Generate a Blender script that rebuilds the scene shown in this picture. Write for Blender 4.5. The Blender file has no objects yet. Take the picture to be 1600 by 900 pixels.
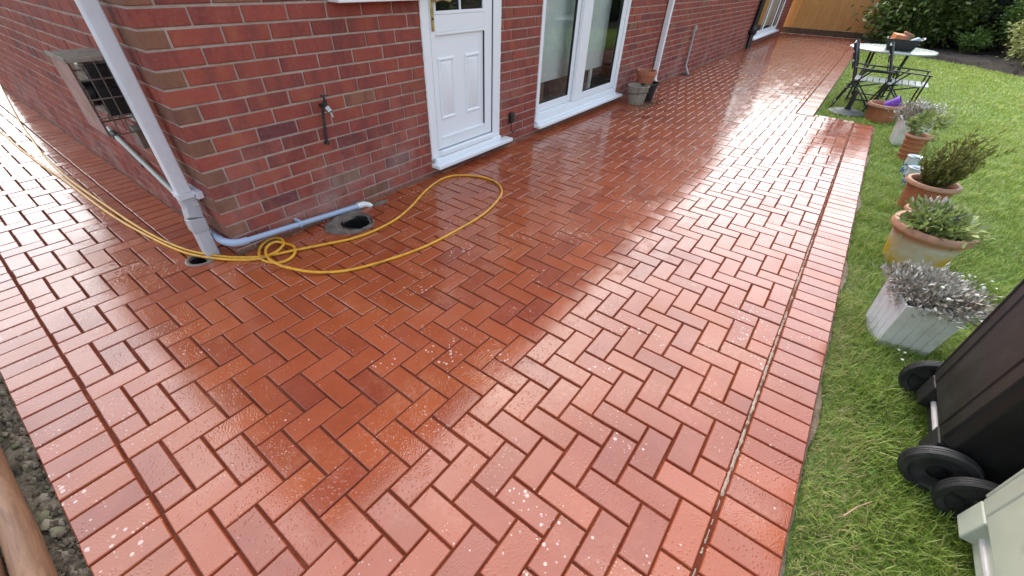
import bpy, bmesh, math, random
import numpy as np
from mathutils import Vector, Matrix
R = math.radians
random.seed(7)
rng = np.random.default_rng(11)
S = bpy.context.scene
COL = S.collection

# ------------------------------------------------------------------ camera
cam_d = bpy.data.cameras.new('camera'); cam = bpy.data.objects.new('camera', cam_d); COL.objects.link(cam)
RW = ((0.6122761987120685, -0.7902317397398113, 0.02552751453740234),
      (-0.49195640515655764, -0.4060489286152162, -0.7701319127239434),
      (0.6189481011491277, 0.4589750157450825, -0.6373736604266675))
rx, ry, rz = Vector(RW[0]), -Vector(RW[1]), -Vector(RW[2])
cam.matrix_world = Matrix(((rx.x, ry.x, rz.x, -0.6517), (rx.y, ry.y, rz.y, -2.3943), (rx.z, ry.z, rz.z, 1.3018), (0, 0, 0, 1)))
cam_d.sensor_width = 36; cam_d.lens = 632.605 / 1600 * 36
cam_d.shift_x = 13.99 / 1600; cam_d.shift_y = 25.96 / 1600
cam_d.clip_start = .02; cam_d.clip_end = 500
S.camera = cam

# ------------------------------------------------------------------ world, sun, exposure
SUN_EL, SUN_ROT = R(33), R(42)
w = bpy.data.worlds.new('World'); S.world = w; w.use_nodes = True
nt = w.node_tree; nt.nodes.clear()
sky = nt.nodes.new('ShaderNodeTexSky'); sky.sky_type = 'NISHITA'; sky.sun_disc = False
sky.sun_elevation = SUN_EL; sky.sun_rotation = SUN_ROT; sky.air_density = 1.4; sky.dust_density = 4.0; sky.ozone_density = 1.5
hs = nt.nodes.new('ShaderNodeHueSaturation'); hs.inputs['Saturation'].default_value = .62
bg = nt.nodes.new('ShaderNodeBackground'); bg.inputs['Strength'].default_value = .15
wo = nt.nodes.new('ShaderNodeOutputWorld')
nt.links.new(sky.outputs[0], hs.inputs['Color']); nt.links.new(hs.outputs[0], bg.inputs['Color']); nt.links.new(bg.outputs[0], wo.inputs['Surface'])
sd = bpy.data.lights.new('sun', 'SUN'); sd.energy = 1.5; sd.angle = R(110); sd.color = (1, .985, .965)
sun = bpy.data.objects.new('sun', sd); COL.objects.link(sun)
sdir = Vector((math.sin(SUN_ROT) * math.cos(SUN_EL), math.cos(SUN_ROT) * math.cos(SUN_EL), math.sin(SUN_EL)))
sun.rotation_euler = sdir.to_track_quat('Z', 'Y').to_euler(); sun.location = sdir * 30
S.view_settings.view_transform = 'Standard'; S.view_settings.look = 'None'
S.view_settings.exposure = 1.74; S.view_settings.gamma = 1
S.view_settings.use_curve_mapping = False
S.render.engine = 'CYCLES'
S.cycles.max_bounces = 8; S.cycles.glossy_bounces = 4; S.cycles.transparent_max_bounces = 12

# ------------------------------------------------------------------ helpers
def tag(o, label=None, cat=None, group=None, kind=None):
    if label: o['label'] = label
    if cat: o['category'] = cat
    if group: o['group'] = group
    if kind: o['kind'] = kind
    return o

def thing(name, label, cat, loc=(0, 0, 0), rz=0, group=None):
    o = bpy.data.objects.new(name, None); COL.objects.link(o)
    o.location = loc; o.rotation_euler = (0, 0, rz); o.empty_display_size = .1
    return tag(o, label, cat, group)

class MB:
    def __init__(s): s.v = []; s.f = []; s.m = []; s.a = []; s.mi = 0; s.r = 0.5
    def face(s, idx): s.f.append(tuple(idx)); s.m.append(s.mi); s.a.append(s.r)
    def verts(s, vs):
        b = len(s.v); s.v.extend([tuple(p) for p in vs]); return b
    def quad(s, a, b, c, d):
        i = s.verts([a, b, c, d]); s.face((i, i+1, i+2, i+3))
    def box(s, x0, x1, y0, y1, z0, z1):
        i = s.verts([(x0,y0,z0),(x1,y0,z0),(x1,y1,z0),(x0,y1,z0),(x0,y0,z1),(x1,y0,z1),(x1,y1,z1),(x0,y1,z1)])
        for q in ((0,3,2,1),(4,5,6,7),(0,1,5,4),(1,2,6,5),(2,3,7,6),(3,0,4,7)): s.face([i+k for k in q])
    def frustum(s, b, t):   # two lists of 4 corners
        i = s.verts(list(b) + list(t)); n = len(b)
        s.face([i+k for k in range(n)][::-1]); s.face([i+n+k for k in range(n)])
        for k in range(n): s.face((i+k, i+(k+1) % n, i+n+(k+1) % n, i+n+k))
    def tube(s, pts, r, n=10, cap=True, rs=None):
        pts = [Vector(p) for p in pts]; rings = []
        up = Vector((0, 0, 1)); prev = None
        for k, p in enumerate(pts):
            if k == 0: d = pts[1] - p
            elif k == len(pts)-1: d = p - pts[k-1]
            else: d = (pts[k+1]-p).normalized() + (p-pts[k-1]).normalized()
            d.normalize()
            if prev is None:
                a = d.orthogonal().normalized()
            else:
                a = prev - d * prev.dot(d)
                a = a.normalized() if a.length > 1e-6 else d.orthogonal().normalized()
            prev = a; b = d.cross(a)
            rr = rs[k] if rs else r
            rings.append(s.verts([p + (a*math.cos(2*math.pi*j/n) + b*math.sin(2*math.pi*j/n))*rr for j in range(n)]))
        for k in range(len(rings)-1):
            for j in range(n):
                s.face((rings[k]+j, rings[k]+(j+1) % n, rings[k+1]+(j+1) % n, rings[k+1]+j))
        if cap:
            s.face([rings[0]+j for j in range(n)][::-1]); s.face([rings[-1]+j for j in range(n)])
    def bar(s, p, q, wdt, dep, up=(0, 0, 1)):   # rectangular bar
        p, q = Vector(p), Vector(q); d = (q-p).normalized(); u = Vector(up)
        a = d.cross(u)
        a = a.normalized() if a.length > 1e-5 else d.orthogonal().normalized()
        b = a.cross(d)
        o = [a*wdt/2+b*dep/2, -a*wdt/2+b*dep/2, -a*wdt/2-b*dep/2, a*wdt/2-b*dep/2]
        s.frustum([p+k for k in o], [q+k for k in o])
    def lathe(s, prof, n=32, c=(0, 0, 0), axis='z', wob=0, sx=1, sy=1):
        c = Vector(c); rings = []
        for (r, z) in prof:
            ring = []
            for j in range(n):
                t = 2*math.pi*j/n; rr = r*(1 + wob*math.sin(3*t+z*9))
                if axis == 'z': p = (rr*math.cos(t)*sx, rr*math.sin(t)*sy, z)
                elif axis == 'x': p = (z, rr*math.cos(t), rr*math.sin(t))
                else: p = (rr*math.cos(t), z, rr*math.sin(t))
                ring.append(c + Vector(p))
            rings.append(s.verts(ring))
        for k in range(len(rings)-1):
            for j in range(n):
                a, b, c2, d = rings[k]+j, rings[k]+(j+1) % n, rings[k+1]+(j+1) % n, rings[k+1]+j
                s.face((a, b, c2, d))
    def build(s, name, mats, parent=None, smooth=False, bevel=0, seg=2, loc=None, rot=None, angle=40):
        me = bpy.data.meshes.new(name); me.from_pydata(s.v, [], s.f)
        if not isinstance(mats, (list, tuple)): mats = [mats]
        for m in mats: me.materials.append(m)
        me.polygons.foreach_set('material_index', s.m)
        at = me.attributes.new('rnd', 'FLOAT', 'FACE'); at.data.foreach_set('value', s.a)
        me.validate(); me.update()
        bm = bmesh.new(); bm.from_mesh(me); bmesh.ops.recalc_face_normals(bm, faces=bm.faces); bm.to_mesh(me); bm.free()
        if smooth:
            me.polygons.foreach_set('use_smooth', [True]*len(me.polygons))
            me.set_sharp_from_angle(angle=R(angle))
        o = bpy.data.objects.new(name, me); COL.objects.link(o)
        if parent: o.parent = parent
        if loc: o.location = loc
        if rot: o.rotation_euler = rot
        if bevel:
            b = o.modifiers.new('bevel', 'BEVEL'); b.width = bevel; b.segments = seg; b.limit_method = 'ANGLE'; b.angle_limit = R(35)
            me.polygons.foreach_set('use_smooth', [True]*len(me.polygons)); me.set_sharp_from_angle(angle=R(50))
        return o

def np_mesh(name, V, F, mats, parent=None, attr=None, smooth=False, loc=None):
    """V (n,3), F (m,k) of one polygon size, attr per face."""
    me = bpy.data.meshes.new(name); n, (m, k) = len(V), F.shape
    me.vertices.add(n); me.vertices.foreach_set('co', V.astype(np.float32).ravel())
    me.loops.add(m*k); me.loops.foreach_set('vertex_index', F.astype(np.int32).ravel())
    me.polygons.add(m); me.polygons.foreach_set('loop_start', np.arange(0, m*k, k, dtype=np.int32))
    me.polygons.foreach_set('loop_total', np.full(m, k, dtype=np.int32))
    me.materials.append(mats)
    me.update(calc_edges=True)
    if attr is not None:
        for nm, arr in attr.items():
            a = me.attributes.new(nm, 'FLOAT', 'FACE'); a.data.foreach_set('value', arr.astype(np.float32))
    if smooth: me.polygons.foreach_set('use_smooth', [True]*m)
    o = bpy.data.objects.new(name, me); COL.objects.link(o)
    if parent: o.parent = parent
    if loc: o.location = loc
    return o

# ------------------------------------------------------------------ materials
class NM:
    def __init__(s, name):
        s.m = bpy.data.materials.new(name); s.m.use_nodes = True; s.t = s.m.node_tree
        s.b = s.t.nodes['Principled BSDF']; s.o = s.t.nodes['Material Output']
    def n(s, typ, **kw):
        nd = s.t.nodes.new(typ)
        for k, v in kw.items():
            if k in nd.inputs.keys() if isinstance(k, str) else False: nd.inputs[k].default_value = v
            else: setattr(nd, k, v)
        return nd
    def l(s, a, b): s.t.links.new(a, b)
    def coord(s, scale=(1, 1, 1)):
        tc = s.n('ShaderNodeTexCoord'); mp = s.n('ShaderNodeMapping'); mp.inputs['Scale'].default_value = scale
        s.l(tc.outputs['Object'], mp.inputs['Vector']); return mp.outputs[0]
    def noise(s, vec, scale, detail=4, rough=.55, dist=0):
        nd = s.n('ShaderNodeTexNoise'); nd.inputs['Scale'].default_value = scale; nd.inputs['Detail'].default_value = detail
        nd.inputs['Roughness'].default_value = rough; nd.inputs['Distortion'].default_value = dist
        if vec is not None: s.l(vec, nd.inputs['Vector'])
        return nd.outputs['Fac']
    def ramp(s, fac, stops, interp='LINEAR'):
        nd = s.n('ShaderNodeValToRGB'); cr = nd.color_ramp; cr.interpolation = interp
        while len(cr.elements) < len(stops): cr.elements.new(.5)
        for e, (p, c) in zip(cr.elements, stops):
            e.position = p; e.color = (*c, 1) if len(c) == 3 else c
        s.l(fac, nd.inputs['Fac']); return nd.outputs['Color']
    def fr(s, fac, a, b, lo=0, hi=1):
        nd = s.n('ShaderNodeMapRange'); nd.inputs[1].default_value = a; nd.inputs[2].default_value = b
        nd.inputs[3].default_value = lo; nd.inputs[4].default_value = hi; s.l(fac, nd.inputs[0]); return nd.outputs[0]
    def mix(s, fac, a, b, mode='MIX'):
        nd = s.n('ShaderNodeMix'); nd.data_type = 'RGBA'; nd.blend_type = mode
        for sock, val in ((nd.inputs[0], fac), (nd.inputs[6], a), (nd.inputs[7], b)):
            if isinstance(val, (int, float)): sock.default_value = val
            elif isinstance(val, tuple): sock.default_value = (*val, 1)
            else: s.l(val, sock)
        return nd.outputs[2]
    def math(s, op, a, b=None):
        nd = s.n('ShaderNodeMath'); nd.operation = op
        for k, val in enumerate((a, b)):
            if val is None: continue
            if isinstance(val, (int, float)): nd.inputs[k].default_value = val
            else: s.l(val, nd.inputs[k])
        return nd.outputs[0]
    def attr(s, name='rnd'):
        nd = s.n('ShaderNodeAttribute'); nd.attribute_name = name; return nd.outputs['Fac']
    def bump(s, h, strength=.3, dist=.002):
        nd = s.n('ShaderNodeBump'); nd.inputs['Strength'].default_value = strength; nd.inputs['Distance'].default_value = dist
        s.l(h, nd.inputs['Height']); s.l(nd.outputs[0], s.b.inputs['Normal']); return nd.outputs[0]
    def set(s, **kw):
        for k, v in kw.items():
            k = k.replace('_', ' ')
            i = s.b.inputs[k]
            if isinstance(v, bpy.types.NodeSocket): s.l(v, i)
            else: i.default_value = (*v, 1) if isinstance(v, tuple) and len(v) == 3 and i.type == 'RGBA' else v
        return s

def simple(name, col, rough=.5, var=.12, scale=14, bump=.15, bscale=90, coat=0, metallic=0, bdist=.001, dirt=None, dirt_scale=5, dirt_lo=.5, dirt_hi=.75):
    m = NM(name); c = m.coord(); f = m.noise(c, scale, 5)
    dark = tuple(x*(1-var) for x in col); lite = tuple(min(1, x*(1+var)) for x in col)
    base = m.ramp(f, [(.3, dark), (.7, lite)])
    if dirt:
        f2 = m.noise(c, dirt_scale, 6, .65)
        base = m.mix(m.fr(f2, dirt_lo, dirt_hi), base, dirt)
    m.set(Base_Color=base, Metallic=metallic, Coat_Weight=coat, Coat_Roughness=.1)
    m.set(Roughness=m.fr(m.noise(c, scale*2, 3), .3, .7, max(0, rough-.1), min(1, rough+.1)))
    if bump: m.bump(m.noise(c, bscale, 4), bump, bdist)
    return m.m

def mat_paver():
    m = NM('wet_block_paving'); c = m.coord(); a = m.attr('rnd')
    base = m.ramp(a, [(0, (.20, .034, .015)), (.3, (.26, .050, .018)), (.6, (.295, .060, .020)), (.85, (.33, .073, .027)), (1, (.23, .041, .020))])
    mott = m.noise(c, 9, 6, .6)
    base = m.mix(m.fr(mott, .35, .75, 0, .30), base, (.34, .085, .042))
    base = m.mix(m.fr(m.noise(c, 1.1, 3), .35, .65, 0, .5), base, (.37, .088, .020))
    base = m.mix(m.math('MULTIPLY', m.fr(m.noise(c, 2.2, 6, .7), .52, .72), m.fr(m.noise(c, 45, 5, .7), .42, .62, .0, .5)), base, (.50, .27, .19))
    base = m.mix(m.math('MULTIPLY', m.fr(m.noise(c, 1.7, 5, .7), .50, .30), m.fr(m.noise(c, 28, 5, .7), .40, .65, .1, .45)), base, (.13, .030, .016))
    # mineral foam spots left by washing: round, in drifts
    def spots(scale, rmax, mlo, mhi, mscale):
        v = m.n('ShaderNodeTexVoronoi'); v.inputs['Scale'].default_value = scale; m.l(c, v.inputs['Vector'])
        sep = m.n('ShaderNodeSeparateColor'); m.l(v.outputs['Color'], sep.inputs[0])
        mask = m.fr(m.noise(c, mscale, 3, .6), mlo, mhi)
        rad = m.math('MULTIPLY', m.math('MULTIPLY', m.math('POWER', sep.outputs[0], 2.0), rmax), mask)
        keep = m.math('GREATER_THAN', sep.outputs[1], .45)
        d = m.math('SUBTRACT', m.math('MULTIPLY', rad, keep), v.outputs['Distance'])
        return m.fr(d, -.02, .05)
    s1 = spots(75, .55, .50, .64, 2.6); s2 = spots(30, .46, .56, .70, 2.6); s3 = spots(125, .48, .47, .62, 3.4)
    st = m.math('MAXIMUM', m.math('MAXIMUM', s1, s2), m.math('MULTIPLY', s3, .7))
    base = m.mix(m.math('MULTIPLY', st, .62), base, (.66, .52, .46))
    # texture
    f1 = m.noise(c, 230, 3, .6); f2 = m.noise(c, 60, 5, .6)
    wv = m.n('ShaderNodeTexWave'); wv.inputs['Scale'].default_value = 26; wv.inputs['Distortion'].default_value = 14; wv.inputs['Detail'].default_value = 5
    rot = m.n('ShaderNodeVectorRotate'); rot.rotation_type = 'Z_AXIS'; m.l(c, rot.inputs['Vector']); m.l(m.math('MULTIPLY', a, 40.0), rot.inputs['Angle'])
    m.l(rot.outputs[0], wv.inputs['Vector'])
    usew = m.math('GREATER_THAN', m.math('FRACT', m.math('MULTIPLY', a, 37.3)), .72)
    pit = m.n('ShaderNodeTexVoronoi'); pit.inputs['Scale'].default_value = 80; m.l(c, pit.inputs['Vector'])
    drop = m.fr(pit.outputs['Distance'], .12, .34, 1, 0)
    dropm = m.math('MULTIPLY', drop, m.fr(m.noise(c, 6, 3), .36, .56))
    h = m.math('ADD', m.math('MULTIPLY', f1, 1.1), m.math('MULTIPLY', f2, .7))
    h = m.math('ADD', h, m.math('MULTIPLY', m.math('MULTIPLY', m.math('MULTIPLY', wv.outputs['Fac'], m.fr(m.noise(c, 14, 3), .4, .6)), usew), .45))
    h = m.math('ADD', h, m.math('MULTIPLY', dropm, .75))
    h = m.math('ADD', h, m.math('MULTIPLY', st, .4))
    bp = m.n('ShaderNodeBump'); bp.inputs['Strength'].default_value = .55; bp.inputs['Distance'].default_value = .0022
    m.l(h, bp.inputs['Height']); m.l(bp.outputs[0], m.b.inputs['Normal'])
    bc = m.n('ShaderNodeBump'); bc.inputs['Strength'].default_value = .36; bc.inputs['Distance'].default_value = .0015
    hc = m.math('ADD', m.math('MULTIPLY', f1, .30), m.math('MULTIPLY', dropm, .9))
    hc = m.math('ADD', hc, m.math('MULTIPLY', m.math('MULTIPLY', m.math('MULTIPLY', wv.outputs['Fac'], m.fr(m.noise(c, 14, 3), .4, .6)), usew), .45))
    hc = m.math('ADD', hc, m.math('MULTIPLY', st, .4))
    m.l(hc, bc.inputs['Height']); m.l(bc.outputs[0], m.b.inputs['Coat Normal'])
    m.set(Base_Color=base, Roughness=m.fr(m.noise(c, 3, 4), .3, .7, .5, .7), Specular_IOR_Level=.08, Coat_Weight=m.fr(m.noise(c, 2.3, 5), .25, .55, .75, 1.0), Coat_Roughness=m.fr(m.noise(c, 16, 4), .3, .7, .045, .15), Coat_IOR=1.53)
    return m.m

def mat_brick():
    m = NM('red_multi_brick'); c = m.coord(); a = m.attr('rnd')
    base = m.ramp(a, [(0, (.13, .038, .044)), (.06, (.21, .048, .040)), (.35, (.28, .058, .044)), (.55, (.32, .072, .048)), (.75, (.245, .052, .041)), (.95, (.29, .064, .045)), (.97, (.19, .090, .056)), (1, (.26, .11, .062))])
    sp = m.n('ShaderNodeSeparateXYZ'); m.l(c, sp.inputs[0])
    cb = m.n('ShaderNodeCombineXYZ'); m.l(m.math('ADD', sp.outputs[0], sp.outputs[1]), cb.inputs[0]); m.l(m.math('MULTIPLY', a, 91.0), cb.inputs[1]); m.l(m.math('MULTIPLY', sp.outputs[2], .35), cb.inputs[2])
    streak = m.noise(cb.outputs[0], 13, 2, .5)
    base = m.mix(m.fr(streak, .50, .68, 0, .5), base, (.10, .036, .042))
    base = m.mix(m.fr(streak, .44, .30, 0, .5), base, (.33, .105, .052))
    base = m.mix(m.fr(m.noise(c, 55, 5, .7), .4, .75, 0, .30), base, (.34, .17, .13))
    base = m.mix(m.fr(m.noise(c, 160, 3, .6), .56, .70, 0, .5), base, (.09, .035, .03))
    base = m.mix(m.fr(m.noise(c, 1.6, 5, .65), .5, .75, 0, .12), base, (.30, .19, .16))
    # pale salt bloom low on the wall
    low = m.fr(sp.outputs[2], .75, .1)
    bl = m.math('MULTIPLY', m.math('MULTIPLY', m.fr(m.noise(c, 2.6, 5, .7), .46, .68), m.fr(m.noise(c, 40, 4, .6), .3, .7, .4, 1)), m.math('MULTIPLY', low, .55))
    base = m.mix(bl, base, (.42, .33, .30))
    h = m.math('ADD', m.math('MULTIPLY', m.noise(c, 130, 4, .6), .6), m.math('MULTIPLY', m.noise(c, 28, 4), .6))
    m.bump(h, .5, .003)
    m.set(Base_Color=base, Roughness=m.fr(m.noise(c, 20), .3, .7, .62, .82), Specular_IOR_Level=.15)
    return m.m

def mat_mortar():
    m = NM('pale_mortar'); c = m.coord()
    base = m.ramp(m.noise(c, 12, 6, .65), [(.3, (.32, .225, .185)), (.7, (.50, .385, .335))])
    m.bump(m.noise(c, 210, 5, .7), .8, .003); m.set(Base_Color=base, Roughness=.92); return m.m

def mat_joint():
    m = NM('wet_jointing_sand'); c = m.coord()
    base = m.ramp(m.noise(c, 6, 6, .7), [(.3, (.075, .018, .010)), (.6, (.15, .038, .020)), (.82, (.27, .13, .085))])
    m.bump(m.noise(c, 260, 4, .7), .7, .003); m.set(Base_Color=base, Roughness=.95, Specular_IOR_Level=.12); return m.m

def mat_pvc(name, col, rough=.28, dirt=(.5, .47, .43), amt=.25):
    m = NM(name); c = m.coord()
    base = m.mix(m.fr(m.noise(c, 7, 6, .7), .5, .8, 0, amt), col, dirt)
    m.set(Base_Color=base, Roughness=rough); return m.m

def mat_glass():
    m = NM('window_glass'); t = m.t
    for nd in (m.b,): t.nodes.remove(nd)
    tr = t.nodes.new('ShaderNodeBsdfTransparent'); tr.inputs[0].default_value = (.93, .97, .96, 1)
    gl = t.nodes.new('ShaderNodeBsdfGlossy'); gl.inputs['Roughness'].default_value = .015; gl.inputs[0].default_value = (.95, 1, .98, 1)
    fz = t.nodes.new('ShaderNodeFresnel'); fz.inputs[0].default_value = 1.5
    mx = t.nodes.new('ShaderNodeMixShader'); sc = t.nodes.new('ShaderNodeMath'); sc.operation = 'MULTIPLY_ADD'; sc.inputs[1].default_value = 1.0; sc.inputs[2].default_value = .03; sc.use_clamp = True
    t.links.new(fz.outputs[0], sc.inputs[0]); t.links.new(sc.outputs[0], mx.inputs[0]); t.links.new(tr.outputs[0], mx.inputs[1]); t.links.new(gl.outputs[0], mx.inputs[2]); t.links.new(mx.outputs[0], m.o.inputs['Surface'])
    return m.m

def mat_leaf(name, stops, rough=.5, spec=.4, trans=.0):
    m = NM(name); a = m.attr('rnd'); base = m.ramp(a, stops)
    c = m.coord(); base = m.mix(m.fr(m.noise(c, 3, 2), .3, .7, 0, .3), base, tuple(x*.7 for x in stops[0][1]))
    m.set(Base_Color=base, Roughness=rough); m.b.inputs['Specular IOR Level'].default_value = spec
    if trans:
        tl = m.n('ShaderNodeBsdfTranslucent'); m.l(base, tl.inputs['Color'])
        mx = m.n('ShaderNodeMixShader'); mx.inputs[0].default_value = trans
        m.l(m.b.outputs[0], mx.inputs[1]); m.l(tl.outputs[0], mx.inputs[2]); m.l(mx.outputs[0], m.o.inputs['Surface'])
    return m.m

def mat_wood(name, a, b, scale=(1, 1, 12), rough=.6, dark=(.05, .03, .02)):
    m = NM(name); c = m.coord(scale); f = m.noise(c, 3.5, 8, .65, 1.2)
    base = m.ramp(f, [(.38, a), (.60, b)])
    c2 = m.coord(); base = m.mix(m.fr(m.attr(), 0, 1, 0, .25), base, tuple(x*.7 for x in a))
    base = m.mix(m.fr(m.noise(c2, 5, 5, .7), .6, .8, 0, .5), base, dark)
    m.bump(m.noise(c, 14, 5), .4, .002); m.set(Base_Color=base, Roughness=rough); return m.m

M = dict(
    paver=mat_paver(), joint=mat_joint(), brick=mat_brick(), mortar=mat_mortar(),
    pvc=mat_pvc('white_upvc', (.80, .82, .85), .3, (.70, .71, .72), .05),
    pvcd=mat_pvc('white_upvc_dirty', (.70, .70, .72), .35, (.35, .32, .28), .6),
    pipe=mat_pvc('pale_grey_downpipe', (.68, .68, .72), .35, (.36, .34, .38), .35),
    shoe=mat_pvc('grey_downpipe_shoe', (.44, .42, .43), .42, (.24, .21, .20), .6),
    waste=mat_pvc('blue_grey_waste_pipe', (.33, .40, .53), .35, (.30, .31, .34), .5),
    cond=mat_pvc('green_grey_pipe', (.40, .43, .38), .4, (.22, .22, .18), .6),
    rubber=simple('gasket_black', (.015, .015, .017), .5, .3),
    blackp=simple('black_plastic', (.014, .014, .015), .34, .3, bump=.1),
    glass=mat_glass(),
    brass=simple('worn_brass', (.50, .38, .17), .32, .2, metallic=.9, bump=.05, dirt=(.25, .19, .1), dirt_lo=.55),
    foam=simple('sealant_foam', (.72, .71, .70), .8, .1, bump=.8, bscale=60, bdist=.004),
    steel=simple('galvanised_wire', (.17, .14, .12), .5, .25, metallic=.5, dirt=(.16, .10, .07), dirt_lo=.45),
    dkmetal=simple('dark_tap_metal', (.05, .05, .05), .5, .4, metallic=.5),
    chrome=simple('dull_chrome', (.45, .45, .44), .35, .2, metallic=.8, dirt=(.3, .3, .28)),
    hose=simple('yellow_hose_rubber', (.66, .32, .020), .36, .14, scale=30, bump=.25, bscale=200, dirt=(.34, .15, .03), dirt_scale=16, dirt_lo=.5, dirt_hi=.72),
    concrete=simple('rough_mortar', (.15, .115, .095), .85, .5, scale=18, bump=1, bscale=60, bdist=.008, dirt=(.10, .08, .065), dirt_scale=12),
    clay=simple('clay_collar', (.17, .12, .10), .55, .25, coat=.3),
    hole=simple('drain_interior', (.010, .010, .010), .35, .5, scale=30, bump=.6, bscale=25, bdist=.006, coat=.5),
    soil=simple('damp_soil', (.020, .014, .010), .85, .5, scale=20, bump=1, bscale=35, bdist=.03),
    terra=simple('terracotta', (.38, .125, .060), .6, .15, scale=20, dirt=(.26, .10, .06), dirt_lo=.5, dirt_hi=.8, coat=.15),
    terral=simple('terracotta_pale_rim', (.38, .20, .125), .6, .2, scale=25, dirt=(.34, .20, .14)),
    fence=mat_wood('orange_fence_boards', (.50, .235, .065), (.62, .32, .10), (3, 8, .8), .65, (.34, .15, .045)),
    log=mat_wood('weathered_log', (.15, .070, .036), (.26, .13, .068), (14, 1.4, 14), .6, (.14, .075, .045)),
    weathwood=mat_wood('grey_weathered_wood', (.20, .165, .125), (.33, .28, .22), (6, 6, 1.2), .75, (.08, .06, .045)),
    interior=simple('unlit_room_wall', (.13, .14, .14), .8, .05, bump=0),  # walls coloured dark to stand for an unlit room
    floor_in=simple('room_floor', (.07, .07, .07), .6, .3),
    card=simple('cardboard', (.30, .19, .12), .8, .15),
    board=simple('white_board', (.80, .82, .82), .6, .06, bump=0),
    roof=simple('brown_roof_tiles', (.09, .055, .045), .7, .3, bump=.8, bscale=12, bdist=.02),
    blackmetal=simple('black_painted_metal', (.012, .014, .016), .38, .4, coat=.2),
    wetwhite=simple('wet_pale_slats', (.50, .53, .53), .35, .15, dirt=(.3, .33, .3), coat=.5),
    tabletop=simple('pale_green_tabletop', (.44, .50, .46), .25, .1, coat=.6),
    orange=simple('orange_brick_block', (.62, .22, .08), .6, .2),
    bin=simple('near_black_bin_plastic', (.013, .0125, .0145), .55, .3, scale=5, bump=.35, bscale=160, bdist=.0006, dirt=(.026, .025, .029), dirt_scale=9, dirt_lo=.5, dirt_hi=.8),
    bingreen=simple('pale_green_bin_plastic', (.44, .47, .40), .45, .06, scale=8, bump=.3, bscale=170, bdist=.0006, dirt=(.30, .31, .25), dirt_scale=12, dirt_lo=.55, dirt_hi=.85),
    tyre=simple('wheel_rubber', (.020, .020, .021), .6, .35, scale=20, bump=.4, bscale=120, dirt=(.075, .07, .065), dirt_lo=.5),
    purple=simple('purple_plastic', (.16, .045, .42), .35, .1),
    planter=simple('grey_white_slats', (.60, .62, .66), .5, .08, dirt=(.34, .35, .34), dirt_scale=9, dirt_lo=.5, dirt_hi=.85),
    planterl=simple('cream_white_slats', (.72, .72, .67), .5, .08, dirt=(.4, .38, .33), dirt_scale=9, dirt_lo=.5, dirt_hi=.85),
    haunch=simple('sandy_haunching', (.16, .115, .075), .85, .35, scale=18, bump=1, bscale=60, bdist=.008, dirt=(.08, .06, .04), dirt_scale=12),
    grit=simple('pale_joint_grit', (.40, .31, .24), .9, .3, scale=40, bump=1, bscale=160, bdist=.004, dirt=(.14, .08, .055), dirt_scale=9, dirt_lo=.5, dirt_hi=.6),
    cast=simple('grey_cast_base', (.075, .085, .08), .6, .3, coat=.1),
)

# ------------------------------------------------------------------ ground, soil, lawn
LZ = -.025
g = MB(); g.box(-60, 60, -60, 60, -.9, -.16)
tag(g.build('ground', M['soil']), kind='structure')
# lawn sheet (gently uneven)
lawn_outline = [(-.9, -2.795), (5.94, -2.795), (5.94, -2.175), (16.2, -2.175), (15.98, -2.3), (15.3, -2.95), (13.95, -3.42), (13.45, -4.1), (12.35, -4.95), (10.2, -6.3), (8.2, -8.6), (-.9, -8.6)]
lm = NM('lawn_turf'); c = lm.coord()
b1 = lm.ramp(lm.noise(c, 40, 5, .7), [(.3, (.07, .12, .016)), (.7, (.16, .26, .040))])
b1 = lm.mix(lm.fr(lm.noise(c, .9, 4), .35, .65, 0, .4), b1, (.12, .19, .035))
lm.set(Base_Color=b1, Roughness=.8); lm.bump(lm.noise(c, 80, 5, .7), 1, .02); M['lawn'] = lm.m
g = MB(); i = g.verts([(x, y, LZ-.012) for x, y in lawn_outline]); g.face([i+k for k in range(len(lawn_outline))])
tag(g.build('lawn', M['lawn']), kind='structure')
# planting bed: lumpy soil beyond the lawn
def lumpy(name, x0, x1, y0, y1, nx, ny, z, amp, mat, fn=None, smooth=True):
    V = []; F = []
    for j in range(ny+1):
        for i in range(nx+1):
            x = x0+(x1-x0)*i/nx; y = y0+(y1-y0)*j/ny
            V.append((x, y, z + amp*(random.random()-.3) + (fn(x, y) if fn else 0)))
    for j in range(ny):
        for i in range(nx):
            a = j*(nx+1)+i; F.append((a, a+1, a+nx+2, a+nx+1))
    return np_mesh(name, np.array(V), np.array(F), mat, smooth=smooth)
def bedz(x, y):   # lift the bed only beyond the lawn edge
    e = [(17, -1.9), (15.98, -2.2), (15.3, -2.95), (13.95, -3.42), (13.45, -4.1), (12.35, -4.95), (10.2, -6.3), (8.2, -8.6), (8.0, -9.5)]
    yy = e[0][1]
    for (xa, ya), (xb, yb) in zip(e, e[1:]):
        if xb <= x <= xa:
            yy = ya+(yb-ya)*(xa-x)/(xa-xb); break
    else: yy = -9.5 if x < 8 else -1.9
    return .06 if y < yy-.06 else -.12
tag(lumpy('planting_bed', 7.5, 22, -9.4, -1.9, 140, 80, -.03, .07, M['soil'], bedz), kind='structure')

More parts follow.
